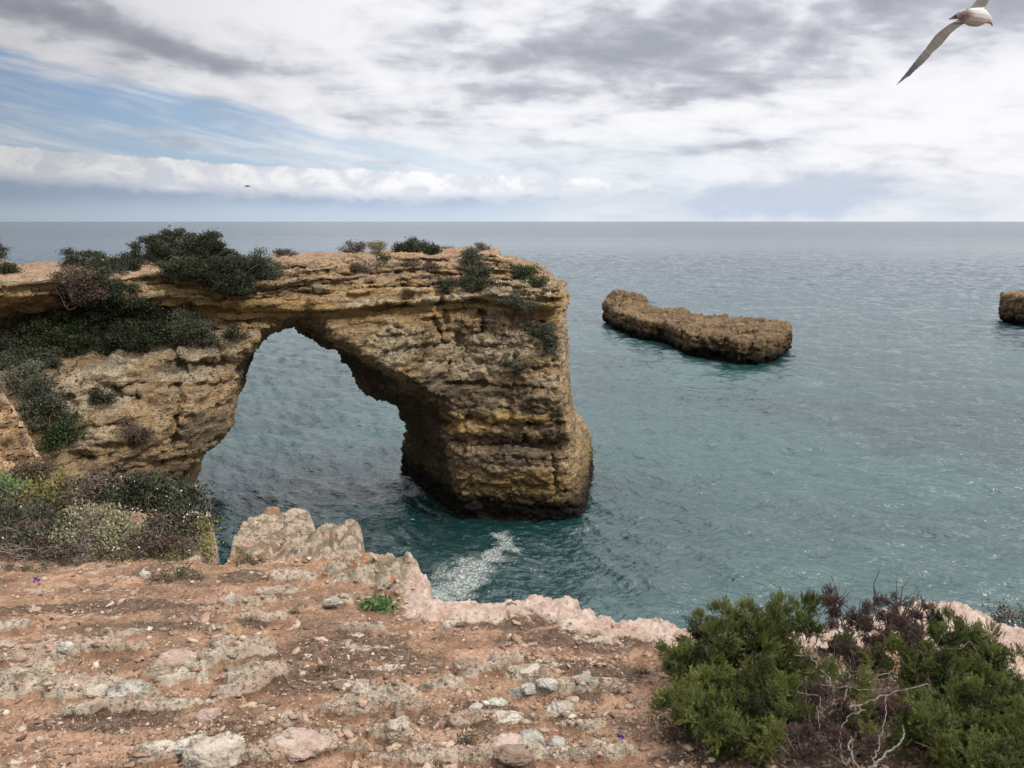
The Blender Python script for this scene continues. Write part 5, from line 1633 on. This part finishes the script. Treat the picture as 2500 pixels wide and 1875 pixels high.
for pts, ra, rb, dy in BR:
    q = np.array([P(a, b_, jY(b_) + dy) for a, b_ in pts])
    t_ = np.linspace(0, len(q) - 1, (len(q) - 1) * 4 + 1)
    qq = np.stack([np.interp(t_, np.arange(len(q)), q[:, k]) for k in range(3)], 1)
    for _ in range(2):
        qq[1:-1] = .25 * qq[:-2] + .5 * qq[1:-1] + .25 * qq[2:]
    qq[1:-1] += r0.normal(size=qq[1:-1].shape) * .0034
    s0 = 2.9 / FPX * .36
    paths.append((qq - base, np.linspace(ra, rb, len(qq)) * s0))
for (g_, dy) in ((GL, .0), (DL, -.02)):
    for lb in g_:
        for _ in range(3 if g_ is GL else 7):
            c = P(lb[0] + r0.normal() * lb[2] * .5, lb[1] + lb[3] * .5, jY(lb[1]) + dy)
            e = c + r0.normal(size=3) * .05 + np.array([0, 0, .05])
            m_ = (c + e) / 2 + r0.normal(size=3) * .01
            paths.append((np.array([c, m_, e]) - base, [.003, .0022, .0009]))
tv, tf = tubes(paths[:len(BR)], 7)
obj("branches", mk_mesh("branches", tv, tf, smooth=True), M_grey, jt)
tv, tf = tubes(paths[len(BR):], 4)
obj("twigs", mk_mesh("twigs", tv, tf), M_twigd, jt)

# ------------------------------------------------------------------ seagulls
def gull(name, label, body, tail, wings, Y0, fac, org, mat, vox, beak=None, beakmat=None, eye=None):
    """all outlines are given in real positions at a depth of Y0 plus their own offsets"""
    def W3(q, dy=0.0): return P(org[0] + q[0] * fac, org[1] + q[1] * fac, Y0 + dy)
    o = W3(body[len(body) // 2][:2])
    VV, FF, off = [], [], 0
    # body loft
    n = len(body); sd_ = 14
    pts = np.array([W3(b_[:2], b_[3]) for b_ in body]) - o
    rad = np.array([b_[2] * fac / FPX * Y0 for b_ in body])
    t_ = np.linspace(0, n - 1, 40)
    pts = np.stack([np.interp(t_, np.arange(n), pts[:, k]) for k in range(3)], 1); rad = np.interp(t_, np.arange(n), rad)
    for _ in range(4):
        pts[1:-1] = .25 * pts[:-2] + .5 * pts[1:-1] + .25 * pts[2:]; rad[1:-1] = .25 * rad[:-2] + .5 * rad[1:-1] + .25 * rad[2:]
    bv, bf = tubes([(pts, rad)], sd_)
    caps = []
    for ring in (0, 39):
        c = len(bv); bv = np.concatenate([bv, pts[ring][None]])
        r1 = np.arange(sd_) + ring * sd_
        tri = np.stack([r1, np.roll(r1, -1), np.full(sd_, c)], 1)
        caps.append(tri if ring else tri[:, ::-1])
    VV.append(bv); FF.append(bf)
    tris = [c for c in caps]
    off = len(bv)
    # plates: wings and tail as cambered lofts with thickness
    for (lead, trail, dys, th0, th1) in wings + [tail]:
        m_ = len(lead)
        A_ = np.array([W3(l, d) for l, d in zip(lead, dys)]) - o
        B_ = np.array([W3(l, d + .02) for l, d in zip(trail, dys)]) - o
        t_ = np.linspace(0, m_ - 1, (m_ - 1) * 4 + 1)
        A_ = np.stack([np.interp(t_, np.arange(m_), A_[:, k]) for k in range(3)], 1)
        B_ = np.stack([np.interp(t_, np.arange(m_), B_[:, k]) for k in range(3)], 1)
        th = np.linspace(th0, th1, len(t_))
        us = np.array([0, .12, .35, .65, 1.0]); tk = np.array([.35, 1, .9, .55, .18])
        rows = []
        for sgn in (1, -1):
            for u_, k_ in (zip(us, tk) if sgn == 1 else list(zip(us, tk))[::-1]):
                q = A_ * (1 - u_) + B_ * u_
                camb = math.sin(u_ * math.pi) * .012
                rows.append(q + np.array([0, 1.0, 0.25]) * (camb + sgn * th[:, None] * k_ * .5))
        k_ = len(rows); G_ = np.stack(rows, 1)
        v = G_.reshape(-1, 3)
        i = np.arange(len(t_) - 1)[:, None] * k_; j = np.arange(k_)[None]; j2 = (j + 1) % k_
        q = np.stack([i + j, i + j2, i + k_ + j2, i + k_ + j], -1).reshape(-1, 4) + off
        h2 = k_ // 2
        for ring in (0, len(t_) - 1):
            b0 = off + ring * k_
            caps_q = np.array([[b0 + a, b0 + a + 1, b0 + k_ - 2 - a, b0 + k_ - 1 - a] for a in range(h2 - 1)])
            FF.append(caps_q if ring == 0 else caps_q[:, ::-1])
        VV.append(v); FF.append(q); off += len(v)
    me = mk_mesh(name, np.concatenate(VV), FF + [np.concatenate(tris)])
    t = obj(name, me, mat, loc=o)
    mod = t.modifiers.new("remesh", 'REMESH'); mod.mode = 'VOXEL'; mod.voxel_size = vox; mod.use_smooth_shade = True
    tag(t, label, "seagull")
    if beak:
        pts = np.array([W3(b_[:2], b_[3]) for b_ in beak]) - o
        tv, tf = tubes([(pts, [b_[2] * fac / FPX * Y0 for b_ in beak])], 8)
        obj("beak", mk_mesh("beak", tv, tf, smooth=True), beakmat, t)
        V_ = I2 * .004 + (W3(eye[:2], eye[2]) - o)
        obj("eye", mk_mesh("eye", V_, T2), M_eye, t)
    return t


M_eye, nt_, b_ = material("bird_eye"); b_.inputs['Base Color'].default_value = (.01, .01, .01, 1); b_.inputs['Roughness'].default_value = .2
M_beak, nt_, b_ = material("beak"); b_.inputs['Base Color'].default_value = (.45, .22, .06, 1)
M_gull, nt, b = material("gull_plumage")
oc = E(nt, nt.node('ShaderNodeTexCoord').outputs['Object'])
ox, oy, oz = nt.sep(oc)
fe_ = nt.noise(nt.comb(ox * 40 + oz * 26, 0.0, oz * 30 - ox * 34), 1.0, 3, .6)
dtip = nt.vm('LENGTH', nt.vm('SUBTRACT', oc, (0, 0, 0)))
far_ = nt.sm(dtip + (fe_ - .5) * .1, .44, .56)
fe = nt.noise(nt.comb(ox * 40 + oz * 26, 0.0, oz * 3 + ox * 2), 1.6, 3, .6)
wing = nt.mix(nt.sm(fe, .4, .65), (.085, .072, .058), (.115, .10, .082))  # wing darkened: shade of its underside put into the base colour
tailm = nt.sm(ox, -.105, -.125) * nt.sm(oz, -.029, -.022) * nt.sm(ox, -.25, -.24)
bodyc = (.50, .49, .45)
base_ = nt.mix(nt.sm(nt.vm('LENGTH', nt.vm('MULTIPLY', oc, (1.0, .3, 1.75))), .112, .135), bodyc, wing)
base_ = nt.mix(tailm, base_, nt.mix(nt.sm(fe, .4, .65), (.42, .44, .46), (.55, .56, .57)))
st = nt.vm('LENGTH', nt.vm('MULTIPLY', nt.vm('SUBTRACT', oc, (-.118, -.02, .012)), (1, .4, 1.3)))
base_ = nt.mix(nt.sm(st + (nt.noise(oc, 40, 3, .6) - .5) * .04, .055, .012) * .85, base_, (.15, .06, .02))
base_ = nt.mix(far_, base_, nt.mix(nt.sm(fe, .45, .6), (.02, .02, .024), (.06, .055, .06)))
nt.put(b.inputs['Base Color'], base_)
b.inputs['Roughness'].default_value = .8
nt.put(b.inputs['Normal'], nt.bump(fe, .5, .004))

body = [(1330, 205, 30, .02), (1355, 195, 62, .0), (1420, 205, 82, -.0), (1500, 228, 106, .0), (1580, 236, 114, .0), (1645, 238, 98, .01), (1690, 246, 64, .02), (1722, 264, 48, .03), (1748, 288, 34, .035), (1760, 300, 14, .04)]
tail = ([(1400, 130), (1330, 160), (1265, 205), (1190, 262)], [(1400, 250), (1350, 262), (1280, 268), (1196, 270)], [.02, .02, .02, .02], .014, .005)
lw_t = [(1390, 225), (1300, 275), (1200, 330), (1100, 400), (1010, 480), (950, 560), (880, 660), (800, 752), (728, 842), (640, 955), (562, 1046), (512, 1108), (474, 1158), (450, 1200)]
lw_l = [(1500, 300), (1400, 322), (1310, 375), (1222, 450), (1150, 540), (1108, 592), (1035, 664), (978, 712), (915, 792), (850, 862), (770, 935), (680, 1025), (570, 1120), (456, 1206)]
uw_t = [(1440, 200), (1484, 118), (1572, 0), (1690, -150), (1820, -280), (1980, -420), (2160, -560), (2300, -650)]
uw_l = [(1670, 220), (1668, 120), (1745, 0), (1850, -120), (1960, -240), (2090, -380), (2220, -510), (2304, -655)]
dl = list(np.linspace(.0, -.14, 14)); du = list(np.linspace(.0, .25, 8))
gull("seagull", "large seagull gliding at the top right, its upper wing cut by the edge", body, tail,
     [(lw_l, lw_t, dl, .028, .007), (uw_l, uw_t, du, .028, .007)], 5.4, .1808, (2100, 0), M_gull, .0035,
     beak=[(1745, 284, 18, .03), (1765, 308, 16, .035), (1780, 330, 11, .04), (1787, 352, 3, .045)], beakmat=M_beak, eye=(1738, 262, -.0))
M_fb, nt_, b_ = material("distant_gull_plumage"); b_.inputs['Base Color'].default_value = (.12, .12, .13, 1)
gull("seagull", "tiny dark seagull flying low over the horizon at the left", [(-8, 1, .6, 0), (-4, .5, 1.6, 0), (0, 0, 1.9, 0), (4, .6, 1.3, 0), (7, 1.4, .5, 0)],
     ([(-6, 0), (-10, 1)], [(-6, 1.5), (-10, 2)], [0, 0], .03, .02),
     [([(2, 1), (-1, -1.6), (-4, -2.2)], [(-3, 1), (-4, -1.4), (-5, -2)], [0, -.2, -.5], .08, .04), ([(2, 1), (4, -1), (5, -1.2)], [(-3, 1), (1, -.6), (4, -1)], [0, .3, .6], .08, .04)],
     60, 1.0, (605, 454), M_fb, .014)

# ------------------------------------------------------------------ far sailing boat
bs = W(417, 556)
bs = bs * (2600 / bs[1])
t = thing("sailing_boat", (bs[0], bs[1], 0), "tiny pale sailing boat on the horizon right above the domed shrub", "boat")
M_hull = material("boat_paint")[0]; M_hull.node_tree.nodes['Principled BSDF'].inputs['Base Color'].default_value = (.28, .33, .36, 1)
hx = np.linspace(-9, 9, 12); hw = 2.2 * (1 - (np.abs(hx) / 9.2) ** 2.4)
hv = []
for x_, w_ in zip(hx, hw):
    hv += [[x_, -w_, 1.8], [x_, -w_ * .6, 0], [x_, 0, -.6], [x_, w_ * .6, 0], [x_, w_, 1.8]]
i = np.arange(11)[:, None] * 5; j = np.arange(5)[None]; j2 = (j + 1) % 5
obj("hull", mk_mesh("hull", np.array(hv), np.stack([i + j, i + j2, i + 5 + j2, i + 5 + j], -1).reshape(-1, 4)), M_hull, t)
tv, tf = tubes([(np.array([[0, 0, 1.], [0, 0, 28.]]), [.35, .2]), (np.array([[0, 0, 3.], [-8, 0, 3.]]), [.25, .2])], 6)
obj("mast", mk_mesh("mast", tv, tf), M_hull, t)
obj("sail", mk_mesh("sail", np.array([[-.4, .1, 3.6], [-7.5, .3, 3.6], [-.4, .1, 26.], [-.4, -.1, 3.6], [-7.5, .1, 3.6], [-.4, -.1, 26.]]), [np.array([[0, 1, 2], [3, 5, 4]]), np.array([[0, 3, 4, 1], [1, 4, 5, 2], [2, 5, 3, 0]])]), M_hull, t)
